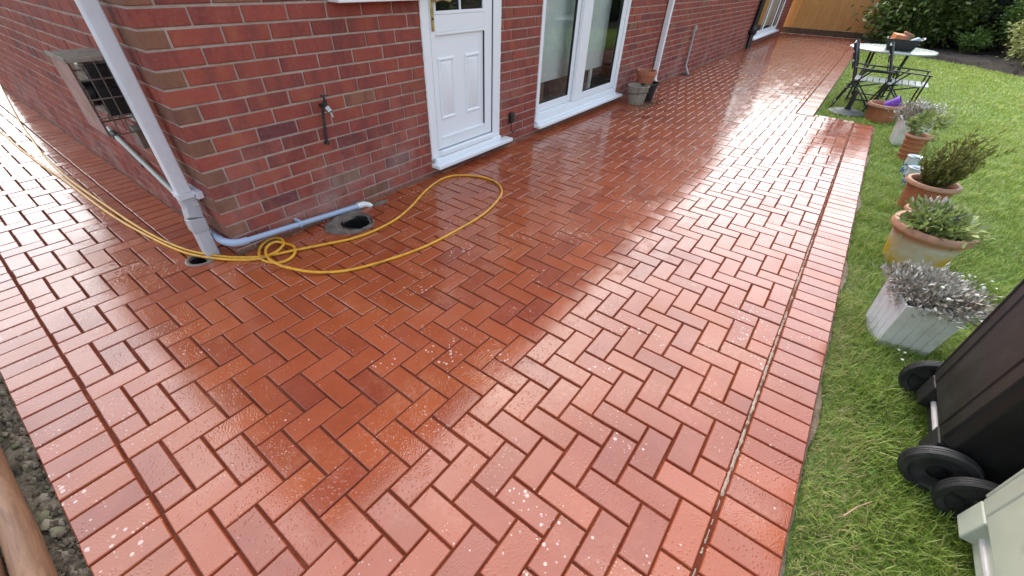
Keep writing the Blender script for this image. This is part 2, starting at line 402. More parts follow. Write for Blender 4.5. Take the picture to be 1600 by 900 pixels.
# ------------------------------------------------------------------ patio: real pavers
P = .09508; XL = -.83846; YL = -.88791
HOLES = [(-.150, .108, .063), (.665, -.200, .092)]
patio = MB()
def poly_area_in(x0, x1, y0, y1, regs):
    return [(max(x0, a), min(x1, b), max(y0, c), min(y1, d)) for a, b, c, d in regs if min(x1, b)-max(x0, a) > .012 and min(y1, d)-max(y0, c) > .012]
def paver(x0, x1, y0, y1, gx=.0042, gy=.0022):
    ch = .0038
    gx += random.uniform(-.0008, .0012); gy += random.uniform(-.0006, .001)
    x0 += gx; x1 -= gx; y0 += gy; y1 -= gy
    if x1-x0 < .01 or y1-y0 < .01: return
    dz = random.uniform(-.0012, .0012); cx, cy = (x0+x1)/2, (y0+y1)/2
    tx, ty = random.gauss(0, .006), random.gauss(0, .006)
    Z = lambda x, y, k=0: dz + tx*(x-cx) + ty*(y-cy) - k
    patio.r = random.random(); patio.mi = 0
    for hx, hy, hr in HOLES:
        if abs(cx-hx) < hr+.12 and abs(cy-hy) < hr+.12:
            qx, qy = max(x0, min(hx, x1)), max(y0, min(hy, y1))
            if math.hypot(qx-hx, qy-hy) < hr+.006:
                nx, ny = max(2, int((x1-x0)/.006)), max(2, int((y1-y0)/.006))
                for a in range(nx):
                    for b in range(ny):
                        u0, u1 = x0+(x1-x0)*a/nx, x0+(x1-x0)*(a+1)/nx; v0, v1 = y0+(y1-y0)*b/ny, y0+(y1-y0)*(b+1)/ny
                        if math.hypot((u0+u1)/2-hx, (v0+v1)/2-hy) > hr+.003:
                            patio.quad((u0, v0, dz), (u1, v0, dz), (u1, v1, dz), (u0, v1, dz))
                return
    j = lambda: random.uniform(-.0009, .0009)
    c4 = [(x0+j(), y0+j()), (x1+j(), y0+j()), (x1+j(), y1+j()), (x0+j(), y1+j())]
    sg = [(1, 1), (-1, 1), (-1, -1), (1, -1)]
    top = [(x+s*ch, y+t*ch) for (x, y), (s, t) in zip(c4, sg)]
    mid = [(x+s*ch*.35, y+t*ch*.35) for (x, y), (s, t) in zip(c4, sg)]
    i = patio.verts([(x, y, Z(x, y)) for x, y in top] + [(x, y, Z(x, y, .0014)) for x, y in mid] + [(x, y, Z(x, y, .0045)) for x, y in c4] + [(x, y, -.03) for x, y in c4])
    patio.face((i, i+1, i+2, i+3))
    for L in (0, 4, 8):
        for k in range(4): patio.face((i+L+k, i+L+4+k, i+L+4+(k+1) % 4, i+L+(k+1) % 4))
XF, XE, YJ, YO = 5.955, 16.78, YL-18*P-.012, YL-18*P-.012-2*P
YE1 = -1.985
SIDE_END = 9.0
XJL = XL; XO = -1.022
# herringbone region (no overlap with borders)
REG = [(XJL+.004, -.198, -.012, SIDE_END), (XJL+.004, XF, YL-18*P, -.012), (XF, XE, YE1, -.012), (-.198, -.002, -.012, .17)]
inreg = lambda x, y: any(a-.006 <= x <= b+.006 and c-.006 <= y <= d+.006 for a, b, c, d in REG)
def herring():
    for a in range(-8, 190):
        for b in range(-120, 24):
            # V brick at (k, k+1+4m), U brick at (k, k+4m); k=a
            r = (b-a) % 4
            if r == 1: q = (a, a+1, b, b+2); gx, gy = .0037, .0022
            elif r == 0: q = (a, a+2, b, b+1); gx, gy = .0037, .0022
            else: continue
            x0, x1 = XL+P*q[0], XL+P*q[1]; y1, y0 = YL-P*q[2], YL-P*q[3]
            if x1 < XJL or x0 > XE or y0 > SIDE_END or y1 < YJ: continue
            if x0 > 0 and y0 > 0: continue
            if all(inreg(x, y) for x in (x0, (x0+x1)/2, x1) for y in (y0, (y0+y1)/2, y1)): paver(x0, x1, y0, y1, gx, gy); continue
            for (c0, c1, d0, d1) in poly_area_in(x0, x1, y0, y1, REG): paver(c0, c1, d0, d1, gx, gy)
herring()
# soldier borders
y = YL
n0 = int((SIDE_END-YL)/P)
for k in range(-23, n0):      # left border
    y0 = YL+P*k
    if y0 < YO+.19+.0: continue
    paver(XO, XL-.0015, y0, y0+P, .003, .0024)
k = 0
for k in range(int((XF-XO)/P)+1):   # right (lawn side) border
    x0 = XO+P*k
    if x0 < XF-.02: paver(x0, min(x0+P, XF), YO, YJ, .0024, .003)
for k in range(1, 5): paver(XF, XF+P*.98, YJ+ (k-1)*2*P, min(YJ+k*2*P, -2.19), .003, .003)
for k in range(int((XE-XF)/P)+1):
    x0 = XF+.02+P*k
    paver(x0, x0+P, YE1-.006-2*P, YE1-.006, .0024, .003)
for k in range(int((SIDE_END-.17)/P)):     # border against the side wall
    y0 = .17+P*k
    paver(-.196, -.004, y0, y0+P, .003, .0024)
# jointing bed with square openings under the drains
patio.mi = 1; patio.r = .5
bx = [XO-.0, XF+.09, XE]; 
def bed(x0, x1, y0, y1, z=-.0062):
    xs = sorted({x0, x1, *[v for h in HOLES for v in (h[0]-h[2], h[0]+h[2]) if x0 < v < x1]})
    ys = sorted({y0, y1, *[v for h in HOLES for v in (h[1]-h[2], h[1]+h[2]) if y0 < v < y1]})
    for a, b in zip(xs, xs[1:]):
        for c, d in zip(ys, ys[1:]):
            mx, my = (a+b)/2, (c+d)/2
            if any(abs(mx-h[0]) < h[2] and abs(my-h[1]) < h[2] for h in HOLES): continue
            patio.quad((a, c, z), (b, c, z), (b, d, z), (a, d, z))
bed(XO+.006, 0, YO+.006, SIDE_END); bed(0, XF+.06, YO+.006, 0); bed(XF+.06, XE, YE1-.19, 0)
# pale grit caught in the long joint by the lawn border
patio.mi = 3
xx, prev = -.3, None
while xx < XF-.1:
    yc = YJ+.0062; wa = random.uniform(.0035, .0078); wb_ = random.uniform(.0035, .0078); zz = -.0045+random.uniform(0, .0028)
    if not (.3 < xx < 2.6): wa *= .5; wb_ *= .5
    cur = patio.verts([(xx, yc-wa, zz-.004), (xx, yc, zz), (xx, yc+wb_, zz-.004)])
    if prev is not None and random.random() < (.985 if .3 < xx < 2.6 else .7):
        patio.face((prev, cur, cur+1, prev+1)); patio.face((prev+1, cur+1, cur+2, prev+2))
    prev = cur; xx += random.uniform(.008, .022)
# haunching along the lawn edge, ragged
patio.mi = 2
V0 = []
n = 240
for k in range(n+1):
    x = XO+(XF-XO)*k/n; q = .004+.020*max(0, math.sin(x*2.3)*math.sin(x*7.7+1))+random.uniform(0, .006)
    V0.append((x, YO-q))
b = patio.verts([(x, YO+.002, -.012) for x, _ in V0] + [(x, yy, -.017+random.uniform(-.004, .002)) for x, yy in V0] + [(x, yy-.004, -.06) for x, yy in V0])
for k in range(n):
    patio.face((b+k, b+k+1, b+n+1+k+1, b+n+1+k)); patio.face((b+n+1+k, b+n+2+k, b+2*n+3+k, b+2*n+2+k))
# haunching strip at the foot of the walls
patio.box(.0, 16.5, -.014, -.001, -.02, .004); patio.box(-.006, -.001, .17, 6.25, -.02, .004)
tag(patio.build('patio', [M['paver'], M['joint'], M['haunch'], M['grit']]), kind='structure')

# soil strip left of the path, with logs
def sz(x, y): return -.01*abs(math.sin(x*60))-.008*math.sin(y*22)
tag(lumpy('soil_strip', -1.75, XO-.001, -3.2, 9, 46, 520, -.035, .022, simple('clayey_grit', (.22, .18, .125), .85, .35, scale=16, bump=1, bscale=60, bdist=.02, dirt=(.055, .040, .026), dirt_scale=13, dirt_lo=.50, dirt_hi=.66), sz), kind='structure')
def log(name, x, z, r, label, y0=-3.0, y1=3.2):
    m = MB(); pts = []; rs = []
    for k in range(30):
        t = k/29; pts.append((x+.006*math.sin(k*.9), y0+(y1-y0)*t, z+.004*math.sin(k*.6))); rs.append(r*(1+.05*math.sin(k*1.7)))
    m.tube(pts, r, 22, rs=rs); o = m.build(name, M['log'], smooth=True)
    tag(o, label, 'edging log', 'round timber logs edging the paving')
log('edging_log', -1.108, .034, .036, 'round brown timber edging log beside the soil strip, nearest the paving')
log('edging_log', -1.192, .036, .040, 'paler orange brown edging log at the lower left corner, farther from the paving')

# drain openings
def drain(name, cx, cy, r, label, n=28, ragged=.0, mat='clay', wdt=.018):
    t = thing(name, label, 'drain', (cx, cy, 0))
    m = MB(); m.lathe([(r+.001, .003), (r*.97, -.02), (r*.93, -.13), (0.001, -.135)], n); m.build('drain_shaft', M['hole'], t, smooth=True)
    m = MB(); R1 = [(r-.002, -.012), (r, .004), (r+wdt*.6, .006), (r+wdt, .001), (r+wdt, -.01)]
    m.lathe(R1, n, wob=ragged); m.build('drain_rim', M[mat], t, smooth=True); return t
drain('downpipe_gully', *HOLES[0], 'round clay gully hole at the foot of the corner downpipe')
t = drain('open_gully', *HOLES[1], 'black round gully hole set in broken mortar below the waste pipe', ragged=.10, mat='concrete', wdt=.010)
m = MB()
out = [(-.20, .055), (-.19, -.01), (-.14, -.075), (-.09, -.115), (-.02, -.128), (.05, -.118), (.098, -.06), (.115, .02), (.10, .10), (.13, .15), (.20, .168), (.21, .19), (-.02, .19), (-.14, .135)]
rg = 40; pin = []; pout = []
for k in range(rg):
    a = 2*math.pi*k/rg; pin.append((math.cos(a)*.102, math.sin(a)*.102))
    # ray to outline
    best = .14
    for (x1, y1), (x2, y2) in zip(out, out[1:]+out[:1]):
        dx, dy = math.cos(a), math.sin(a); ex, ey = x2-x1, y2-y1; den = dx*ey-dy*ex
        if abs(den) < 1e-9: continue
        tt = (x1*ey-y1*ex)/den; ss = (x1*dy-y1*dx)/den
        if tt > 0 and -1e-6 <= ss <= 1+1e-6: best = max(.112, tt)
    pout.append((math.cos(a)*best, math.sin(a)*best))
rings = []
for q in range(6):
    u = q/5
    rings.append(m.verts([(pin[k][0]*(1-u)+pout[k][0]*u, pin[k][1]*(1-u)+pout[k][1]*u, .0045+.016*math.sin(u*3.1)*random.random()-.004*(u == 1)-.012*(q == 0)*random.random()) for k in range(rg)]))
for q in range(5):
    for k in range(rg): m.face((rings[q]+k, rings[q]+(k+1) % rg, rings[q+1]+(k+1) % rg, rings[q+1]+k))
m.build('mortar_surround', M['concrete'], t, smooth=True)

# ------------------------------------------------------------------ house
house = thing('brick_house', 'red brick bungalow with white doors and windows along the wet patio', 'house', (0, 0, 0))
Z0 = .17237; H = 2.50; HX = 12.30; LX = 16.62; SY = 6.25
OPEN = [(1.565, 2.422, .095, 2.12), (.915, 1.565, 1.14, 2.12), (3.01, 4.868, .055, 2.12), (12.33, 15.38, .125, 2.05)]
wall = MB()
def brick(front, a0, a1, z0, z1, rnd):
    """front wall (plane y=0, runs +x) or side wall (plane x=0, runs +y)"""
    if a1-a0 < .012 or z1-z0 < .012: return
    d = random.uniform(-.0012, .0015); jt = lambda: random.uniform(-.0014, .0014); ch = .0028
    cs = [(a0+jt(), z0+jt()), (a1+jt(), z0+jt()), (a1+jt(), z1+jt()), (a0+jt(), z1+jt())]
    if a0 < .001: cs[0] = (0, z0); cs[3] = (0, z1)
    sg = [(1, 1), (-1, 1), (-1, -1), (1, -1)]
    A = [(x, z, .010) for x, z in cs]; B = [(x, z, .0024-d) for x, z in cs]; Cc = [(x+s*ch, z+t*ch, -d) for (x, z), (s, t) in zip(cs, sg)]
    f = (lambda p: (p[0], p[2], p[1])) if front else (lambda p: (p[2], p[0], p[1]))
    wall.r = rnd; wall.mi = 0; i = wall.verts([f(p) for p in A+B+Cc])
    wall.face((i+8, i+9, i+10, i+11))
    for L in (0, 4):
        for k in range(4): wall.face((i+L+k, i+L+(k+1) % 4, i+L+4+(k+1) % 4, i+L+4+k))
J = .0055
def course(front, i, length, opens):
    z0 = Z0+.075*i+J; z1 = Z0+.075*(i+1)-J
    full = (i % 2 == 0) if front else (i % 2 != 0)
    cr = random.Random(i*31+5).random()
    xs = [0, .22 if full else .1075]
    while xs[-1] < length: xs.append(xs[-1]+.225+(0))
    for k, (a, b) in enumerate(zip(xs, xs[1:])):
        a2 = a+(J if k else 0); b2 = min(b-J, length)
        rnd = cr if k == 0 else random.random()
        # corner headers tend to be buff
        if k == 0 and not (i % 2 == 0): rnd = .975
        segs = [(a2, b2, z0, z1)]
        for (o0, o1, p0, p1) in opens:
            ns = []
            for s in segs:
                if s[1] <= o0 or s[0] >= o1 or s[3] <= p0+.001 or s[2] >= p1-.001: ns.append(s); continue
                if s[0] < o0: ns.append((s[0], o0, s[2], s[3]))
                if s[1] > o1: ns.append((o1, s[1], s[2], s[3]))
                if s[2] < p0-.012: ns.append((max(s[0], o0), min(s[1], o1), s[2], p0))
                if s[3] > p1+.012: ns.append((max(s[0], o0), min(s[1], o1), p1, s[3]))
            segs = ns
        for s in segs: brick(front, *s, rnd)
for i in range(-3, 31):
    lim = LX if Z0+.075*(i+1) < 2.15 else HX
    course(True, i, lim, OPEN); course(False, i, SY, [])
# mortar planes with openings
wall.mi = 1; wall.r = .5
def panel(xs, zs, test, f):
    for a, b in zip(xs, xs[1:]):
        for c, d in zip(zs, zs[1:]):
            if test((a+b)/2, (c+d)/2): wall.quad(f(a, c), f(b, c), f(b, d), f(a, d))
xs = sorted({.0065, HX, LX, *[v for o in OPEN for v in o[:2]]}); zs = sorted({-.1, H, 2.15, *[v for o in OPEN for v in o[2:]]})
panel(xs, zs, lambda x, z: not any(o[0] < x < o[1] and o[2] < z < o[3] for o in OPEN) and not (x > HX and z > 2.15), lambda a, c: (a, .0065, c))
panel([.0065, SY], [-.1, H], lambda x, z: True, lambda a, c: (.0065, a, c))
# reveals and hidden back walls
for o in OPEN:
    x0, x1, z0, z1 = o
    wall.quad((x0, .0065, z0), (x0, .12, z0), (x0, .12, z1), (x0, .0065, z1)); wall.quad((x1, .0065, z0), (x1, .12, z0), (x1, .12, z1), (x1, .0065, z1))
    wall.quad((x0, .0065, z0), (x1, .0065, z0), (x1, .12, z0), (x0, .12, z0)); wall.quad((x0, .0065, z1), (x1, .0065, z1), (x1, .12, z1), (x0, .12, z1))
wall.quad((0.0065, SY, -.1), (HX, SY, -.1), (HX, SY, H), (.0065, SY, H))
wall.quad((HX, .0065, 2.1), (HX, SY, 2.1), (HX, SY, H), (HX, .0065, H)); wall.quad((LX, .0065, -.1), (LX, 3.0, -.1), (LX, 3.0, 2.15), (LX, .0065, 2.15))
wall.build('wall', [M['brick'], M['mortar']], house)
# roof, soffit, fascia
rf = MB(); e = .32
rf.frustum([(-e, -e, H+.06), (HX+e, -e, H+.06), (HX+e, SY+e, H+.06), (-e, SY+e, H+.06)], [(2.7, SY/2-.02, H+1.75), (HX-2.7, SY/2-.02, H+1.75), (HX-2.7, SY/2+.02, H+1.75), (2.7, SY/2+.02, H+1.75)])
roof = rf.build('roof', M['roof'], house)
m = MB(); m.box(-e, HX+e, -e, SY+e, H-.01, H+.045); m.box(-e-.012, HX+e+.012, -e-.022, -e-.002, H-.06, H+.055); m.box(-e-.022, -e-.002, -e-.022, SY+e, H-.06, H+.055)
m.build('fascia', M['pvc'], roof)
m = MB(); m.tube([(-e-.05, -e-.075, H+.0), (HX+e, -e-.075, H+.0)], .045, 12); m.tube([(-e-.075, -e-.05, H+.0), (-e-.075, SY+e, H+.0)], .045, 12); m.build('gutter', M['pvc'], roof, smooth=True)
m = MB(); m.box(HX+.02, LX+.12, -.14, 3.1, 2.16, 2.26); m.build('flat_roof', M['pvc'], house)
# interiors
m = MB(); m.mi = 0
m.quad((.1, 2.4, -.02), (LX, 2.4, -.02), (LX, 2.4, 2.4), (.1, 2.4, 2.4)); m.quad((.1, .12, 2.35), (LX, .12, 2.35), (LX, 2.4, 2.35), (.1, 2.4, 2.35))
for x in (.1, 2.7, 5.3, 11.9, LX-.1): m.quad((x, .12, -.02), (x, 2.4, -.02), (x, 2.4, 2.4), (x, .12, 2.4))
m.mi = 1; m.quad((.1, .125, .06), (LX, .125, .06), (LX, 2.4, .06), (.1, 2.4, .06))
m.build('room', [M['interior'], M['floor_in']], house)

# ---- back door
door = bpy.data.objects.new('door', None); COL.objects.link(door); door.parent = house; door.location = (1.565, 0, .1); tag(door, 'white panelled back door with brass handle and dark upper glass')
def dl(x, y, z): return (x-1.565, y, z-.1)
class DM(MB):      # mesh in house coordinates, stored relative to an origin
    def __init__(s, o): super().__init__(); s.o = o
    def verts(s, vs): return super().verts([(p[0]-s.o[0], p[1]-s.o[1], p[2]-s.o[2]) for p in vs])
DO = (1.565, 0, .1)
m = DM(DO)
m.box(1.568, 1.642, -.006, .07, .125, 2.115); m.box(2.325, 2.419, -.006, .07, .125, 2.115); m.box(1.6425, 2.3245, -.006, .07, 2.04, 2.115); m.box(1.6425, 2.3245, -.0055, .07, .125, .165)
m.build('door_frame', M['pvc'], door, bevel=.004)
m = DM(DO); m.box(1.558, 2.53, -.088, .06, .058, .088); m.box(1.59, 2.418, -.03, .06, .088, .1245); m.build('threshold', M['pvc'], door, bevel=.005)
m = DM(DO)   # leaf: stiles and rails
m.box(1.650, 1.700, .004, .05, .175, 2.03); m.box(2.222, 2.317, .004, .05, .175, 2.03)
m.box(1.7002, 2.2218, .004, .05, .175, .245); m.box(1.7002, 2.2218, .004, .05, .955, 1.055); m.box(1.7002, 2.2218, .004, .05, 1.93, 2.03)
m.box(1.7002, 2.2218, .016, .05, .245, .955)
leaf = m.build('door_leaf', M['pvc'], door, bevel=.003)
m = DM(DO)
def strip(x0, x1, z0, z1, y, h, wd):  # raised mitred moulding frame
    for (a, b, c, d) in ((x0, x1, z0, z0+wd), (x0, x1, z1-wd, z1), (x0, x0+wd, z0+wd, z1-wd), (x1-wd, x1, z0+wd, z1-wd)):
        if (b-a) > (d-c): m.frustum([(a, y, c), (b, y, c), (b, y, d), (a, y, d)], [(a+wd*.3, y-h, c+wd*.3), (b-wd*.3, y-h, c+wd*.3), (b-wd*.3, y-h, d-wd*.3), (a+wd*.3, y-h, d-wd*.3)])
        else: m.frustum([(a, y, c), (b, y, c), (b, y, d), (a, y, d)], [(a+wd*.3, y-h, c-wd*.2), (b-wd*.3, y-h, c-wd*.2), (b-wd*.3, y-h, d+wd*.2), (a+wd*.3, y-h, d+wd*.2)])
strip(1.708, 1.885, .385, .805, .0158, .010, .026); strip(1.998, 2.178, .385, .805, .0158, .010, .026)
m.frustum([(1.738, .0158, .415), (1.855, .0158, .415), (1.855, .0158, .775), (1.738, .0158, .775)], [(1.746, .011, .423), (1.847, .011, .423), (1.847, .011, .767), (1.746, .011, .767)])
m.frustum([(2.028, .0158, .415), (2.148, .0158, .415), (2.148, .0158, .775), (2.028, .0158, .775)], [(2.036, .011, .423), (2.14, .011, .423), (2.14, .011, .767), (2.036, .011, .767)])
m.build('raised_moulding', M['pvc'], leaf, bevel=.0015)
m = DM(DO)  # beads
for (a, b, c, d) in ((1.7005, 2.2215, .2455, .262), (1.7005, 2.2215, .938, .9545), (1.7005, 2.2215, 1.0555, 1.076), (1.7005, 2.2215, 1.91, 1.9295)): m.box(a, b, .001, .0155, c, d)
m.box(1.7005, 1.716, .001, .0155, 1.0765, 1.909); m.box(2.206, 2.2215, .001, .0155, 1.0765, 1.909)
m.build('glazing_bead', M['pvc'], leaf, bevel=.003)
m = DM(DO); m.box(1.958, 1.972, .008, .02, 1.0765, 1.909); m.build('glazing_bar', M['pvc'], leaf, bevel=.002)
m = DM(DO); m.box(1.66, 2.31, -.030, .003, .128, .170); m.build('weather_bar', M['pvc'], leaf, bevel=.008)
m = DM(DO); m.quad((1.702, .024, 1.05), (2.22, .024, 1.05), (2.22, .024, 1.935), (1.702, .024, 1.935)); m.build('door_glass', M['glass'], leaf)
m = DM(DO)
m.quad((1.6445, .002, .17), (1.6485, .002, .17), (1.6485, .002, 2.03), (1.6445, .002, 2.03)); m.box(2.3175, 2.3245, .001, .01, .17, 2.035); m.box(2.2195, 2.2218, .002, .0155, .264, .936)
m.build('door_gasket', M['rubber'], leaf)
m = DM(DO); m.box(1.664, 1.688, -.005, .003, .965, 1.16); hp = m.build('handle_plate', M['brass'], leaf, bevel=.004)
m = DM(DO)
m.tube([(1.676, -.004, 1.135), (1.676, -.045, 1.135)], .010, 12)
m.tube([(1.668, -.046, 1.136), (1.70, -.050, 1.142), (1.735, -.052, 1.146), (1.765, -.052, 1.138), (1.795, -.053, 1.134), (1.812, -.053, 1.139)], .008, 10, rs=[.010, .010, .009, .007, .008, .006])
m.build('door_lever', M['brass'], hp, smooth=True)
m = DM(DO); m.tube([(1.676, -.0045, 1.035), (1.676, -.0075, 1.035)], .006, 12); m.build('keyhole', M['blackp'], hp, smooth=True)
# sealant bead beside the frame
m = DM(DO); pts = []; rs = []
for k in range(90): z = .11+2.0*k/89; pts.append((1.566+random.uniform(-.0015, .0015), -.004+random.uniform(-.001, .001), z)); rs.append(random.uniform(.003, .0085))
m.tube(pts, .006, 8, rs=rs); pts = []; rs = []
for k in range(60): z = .12+2.0*k/59; pts.append((2.4225, -.001, z)); rs.append(random.uniform(.002, .0045))
m.tube(pts, .004, 8, rs=rs); m.build('sealant', M['foam'], door, smooth=True)

# ---- kitchen window beside the door
def window(name, x0, x1, z0, z1, sill, mull, parent, label, fw_=.055, yo=-.004, sillp=.075, s_x=(.0, .0)):
    w_ = bpy.data.objects.new(name, None); COL.objects.link(w_); w_.parent = parent; w_.location = (x0, 0, z0); tag(w_, label)
    O = (x0, 0, z0); m = DM(O)
    m.box(x0+.004, x0+fw_, yo, .07, z0+sill, z1-.004); m.box(x1-fw_, x1-.004, yo, .07, z0+sill, z1-.004)
    m.box(x0+fw_+.0003, x1-fw_-.0003, yo, .07, z1-fw_, z1-.004); m.box(x0+fw_+.0003, x1-fw_-.0003, yo, .07, z0+sill, z0+sill+fw_)
    for mu in mull: m.box(mu-.035, mu+.035, yo+.001, .07, z0+sill+fw_+.0003, z1-fw_-.0003)
    m.build('window_frame', M['pvc'], w_, bevel=.004)
    m = DM(O); m.box(x0-s_x[0], x1+s_x[1], -sillp, .06, z0, z0+sill-.001); m.build('window_sill', M['pvc'], w_, bevel=.005)
    e_ = [x0+fw_] + [v for mu in mull for v in (mu-.035, mu+.035)] + [x1-fw_]
    for a, b in zip(e_[::2], e_[1::2]):
        m = DM(O); q = .022
        zz0, zz1 = z0+sill+fw_, z1-fw_
        m.box(a+.0005, a+q, .006, .04, zz0+.0005, zz1-.0005); m.box(b-q, b-.0005, .006, .04, zz0+.0005, zz1-.0005); m.box(a+q, b-q, .006, .04, zz0+.0005, zz0+q); m.box(a+q, b-q, .006, .04, zz1-q, zz1-.0005)
        sash = m.build('sash', M['pvc'], w_, bevel=.003)
        m = DM(O); gq = .004
        m.box(a+q+.0002, a+q+gq, .010, .03, zz0+q, zz1-q); m.box(b-q-gq, b-q-.0002, .010, .03, zz0+q, zz1-q); m.box(a+q+gq, b-q-gq, .010, .03, zz0+q+.0002, zz0+q+gq); m.build('gasket', M['rubber'], sash)
        m = DM(O); m.quad((a+q-.003, .02, zz0+q-.003), (b-q+.003, .02, zz0+q-.003), (b-q+.003, .02, zz1-q+.003), (a+q-.003, .02, zz1-q+.003)); m.build('pane', M['glass'], sash)
    return w_
window('window', .918, 1.560, 1.143, 2.115, .028, [], house, 'white kitchen window whose sill shows above the brickwork left of the door', sillp=.09)
window('window', 12.335, 15.375, .13, 2.045, .035, [13.45, 14.6], house, 'white window at the far end of the house beside the black downpipe', fw_=.09, sillp=.10, s_x=(.05, .05))

m = MB(); m.quad((12.42, .11, .3), (15.3, .11, .3), (15.3, .11, 2.0), (12.42, .11, 2.0)); m.build('pale_pane_backing', M['board'], house)  # white sheet added behind the far window so its glass reads pale
# ---- patio doors
pd = bpy.data.objects.new('patio_door', None); COL.objects.link(pd); pd.parent = house; pd.location = (3.01, 0, .05); tag(pd, 'white sliding patio doors with two tall panes')
PO = (3.01, 0, .05)
m = DM(PO); m.box(3.014, 3.062, -.006, .09, .113, 2.115); m.box(4.795, 4.862, -.006, .09, .113, 2.115); m.box(3.0623, 4.7947, -.006, .09, 2.06, 2.115); m.box(3.0623, 4.7947, -.006, .09, .113, .158)
m.box(3.0623, 4.7947, .010, .09, .158, .176)
m.build('door_frame', M['pvc'], pd, bevel=.004)
m = DM(PO); m.box(3.0, 4.95, -.080, .07, .060, .088); m.box(3.03, 4.86, -.030, .07, .088, .1125); m.build('threshold', M['pvc'], pd, bevel=.005)
def slider(x0, x1, gx0, gx1, gz0, y, lab):
    m = DM(PO); z0, z1 = .1785, 2.058
    m.box(x0, gx0, y, y+.035, z0, z1); m.box(gx1, x1, y, y+.035, z0, z1); m.box(gx0+.0002, gx1-.0002, y, y+.035, z0, gz0); m.box(gx0+.0002, gx1-.0002, y, y+.035, 2.0, z1)
    s_ = m.build('door_leaf', M['pvc'], pd, bevel=.004)
    m = DM(PO); q = .006
    m.box(gx0+.0003, gx0+q, y+.004, y+.03, gz0, 2.0); m.box(gx1-q, gx1-.0003, y+.004, y+.03, gz0, 2.0); m.box(gx0+q, gx1-q, y+.004, y+.03, gz0+.0002, gz0+.004); m.build('door_gasket', M['rubber'], s_)
    m = DM(PO); m.quad((gx0-.002, y+.016, gz0-.002), (gx1+.002, y+.016, gz0-.002), (gx1+.002, y+.016, 2.002), (gx0-.002, y+.016, 2.002)); m.build('door_glass', M['glass'], s_)
slider(3.066, 3.800, 3.092, 3.715, .248, .046, '')
slider(3.782, 4.790, 3.968, 4.690, .245, .006, '')
# furniture and packing seen through the patio doors
t = thing('storage_board', 'pale board standing inside behind the patio door glass', 'board', (3.08, .20, .06)); m = MB(); m.box(0, 1.70, 0, .03, .33, 1.95); m.box(0.02, .08, .002, .028, 0, .33); m.box(1.40, 1.46, .002, .028, 0, .33); m.build('panel', M['board'], t, bevel=.004)
for k, (x, y, z, sx, sy, szz, lab) in enumerate([(3.42, .44, .062, .42, .25, .30, 'brown cardboard box low behind the left patio door pane'), (4.42, .48, .062, .30, .3, .38, 'brown cardboard box low behind the right patio door pane')]):
    m = MB(); m.box(-sx/2, sx/2, -sy/2, sy/2, 0, szz); m.quad((-sx/2, -sy/2, szz), (sx/2, -sy/2, szz), (sx/2, -sy/2-.08, szz+.06), (-sx/2, -sy/2-.08, szz+.06))
    o = m.build('cardboard_box', M['card'], None, loc=(x, y, z)); tag(o, lab, 'box', 'cardboard boxes inside the patio doors')

# ------------------------------------------------------------------ fixtures on the walls
def rect_pipe(m, pts, s1, s2=None, ups=None):
    s2 = s2 or s1; rings = []
    pts = [Vector(p) for p in pts]
    for k, p in enumerate(pts):
        d = (pts[min(k+1, len(pts)-1)]-pts[max(k-1, 0)]).normalized()
        a = Vector((0, 1, 0)) if abs(d.y) < .9 else Vector((1, 0, 0)); a = (a-d*a.dot(d)).normalized(); b = d.cross(a)
        rings.append(m.verts([p+a*s1/2+b*s2/2, p-a*s1/2+b*s2/2, p-a*s1/2-b*s2/2, p+a*s1/2-b*s2/2]))
    for r0, r1 in zip(rings, rings[1:]):
        for j in range(4): m.face((r0+j, r0+(j+1) % 4, r1+(j+1) % 4, r1+j))
    m.face([rings[0]+j for j in range(4)]); m.face([rings[-1]+j for j in range(4)][::-1])
t = thing('downpipe', 'square pale lilac grey downpipe rising past the corner of the house', 'downpipe', (-.062, .2, 0))
m = MB(); rect_pipe(m, [(0, 0, 2.38), (0, 0, .335)], .066); m.build('pipe', M['pipe'], t, bevel=.006)
m = MB(); rect_pipe(m, [(0, 0, .345), (0, 0, .285), (-.0, -.015, .25)], .073); rect_pipe(m, [(0, -.010, .262), (-.02, -.045, .205)], .070); rect_pipe(m, [(-.018, -.042, .208), (-.022, -.05, .165), (-.022, -.05, .14)], .078)
m.build('offset_bend', M['shoe'], t, bevel=.004)
m = MB(); rect_pipe(m, [(-.021, -.05, .150), (-.030, -.085, .0), (-.035, -.10, -.06)], .066); m.build('shoe', M['shoe'], t, bevel=.004)
m = MB(); m.box(-.041, .060, -.042, .042, .315, .343); m.box(.03, .062, -.085, .085, .312, .348); m.tube([(-.041, 0, .33), (-.043, 0, .33)], .006, 8)
cl = m.build('pipe_clip', M['pipe'], t, bevel=.003)
m = MB(); m.tube([(.030, -.066, .33), (.027, -.066, .33)], .007, 8); m.build('clip_screw', M['rubber'], cl)

t = thing('waste_pipe', 'blue grey waste pipe running round the corner at the foot of the wall', 'pipe', (0, 0, 0))
def arc(p0, pc, p1, n=8):
    p0, pc, p1 = map(Vector, (p0, pc, p1)); return [(1-u)**2*p0+2*u*(1-u)*pc+u*u*p1 for u in [k/n for k in range(n+1)]]
m = MB(); m.tube([(-.034, .30, .100), (-.034, .055, .088)], .0165, 16); m.tube([(.045, -.048, .084), (.80, -.052, .022)], .0165, 16)
m.build('pipe', M['waste'], t, smooth=True)
m = MB(); m.tube(arc((-.034, .075, .090), (-.034, -.048, .086), (.065, -.048, .082), 10), .021, 16); m.build('elbow', M['waste'], t, smooth=True)
m = MB(); m.tube([(.79, -.052, .024), (.845, -.056, .020)], .0205, 16); m.tube(arc((.835, -.056, .020), (.87, -.06, .018), (.885, -.075, -.01), 6), .0185, 14); m.build('end_cap', M['pvcd'], t, smooth=True)
m = MB()
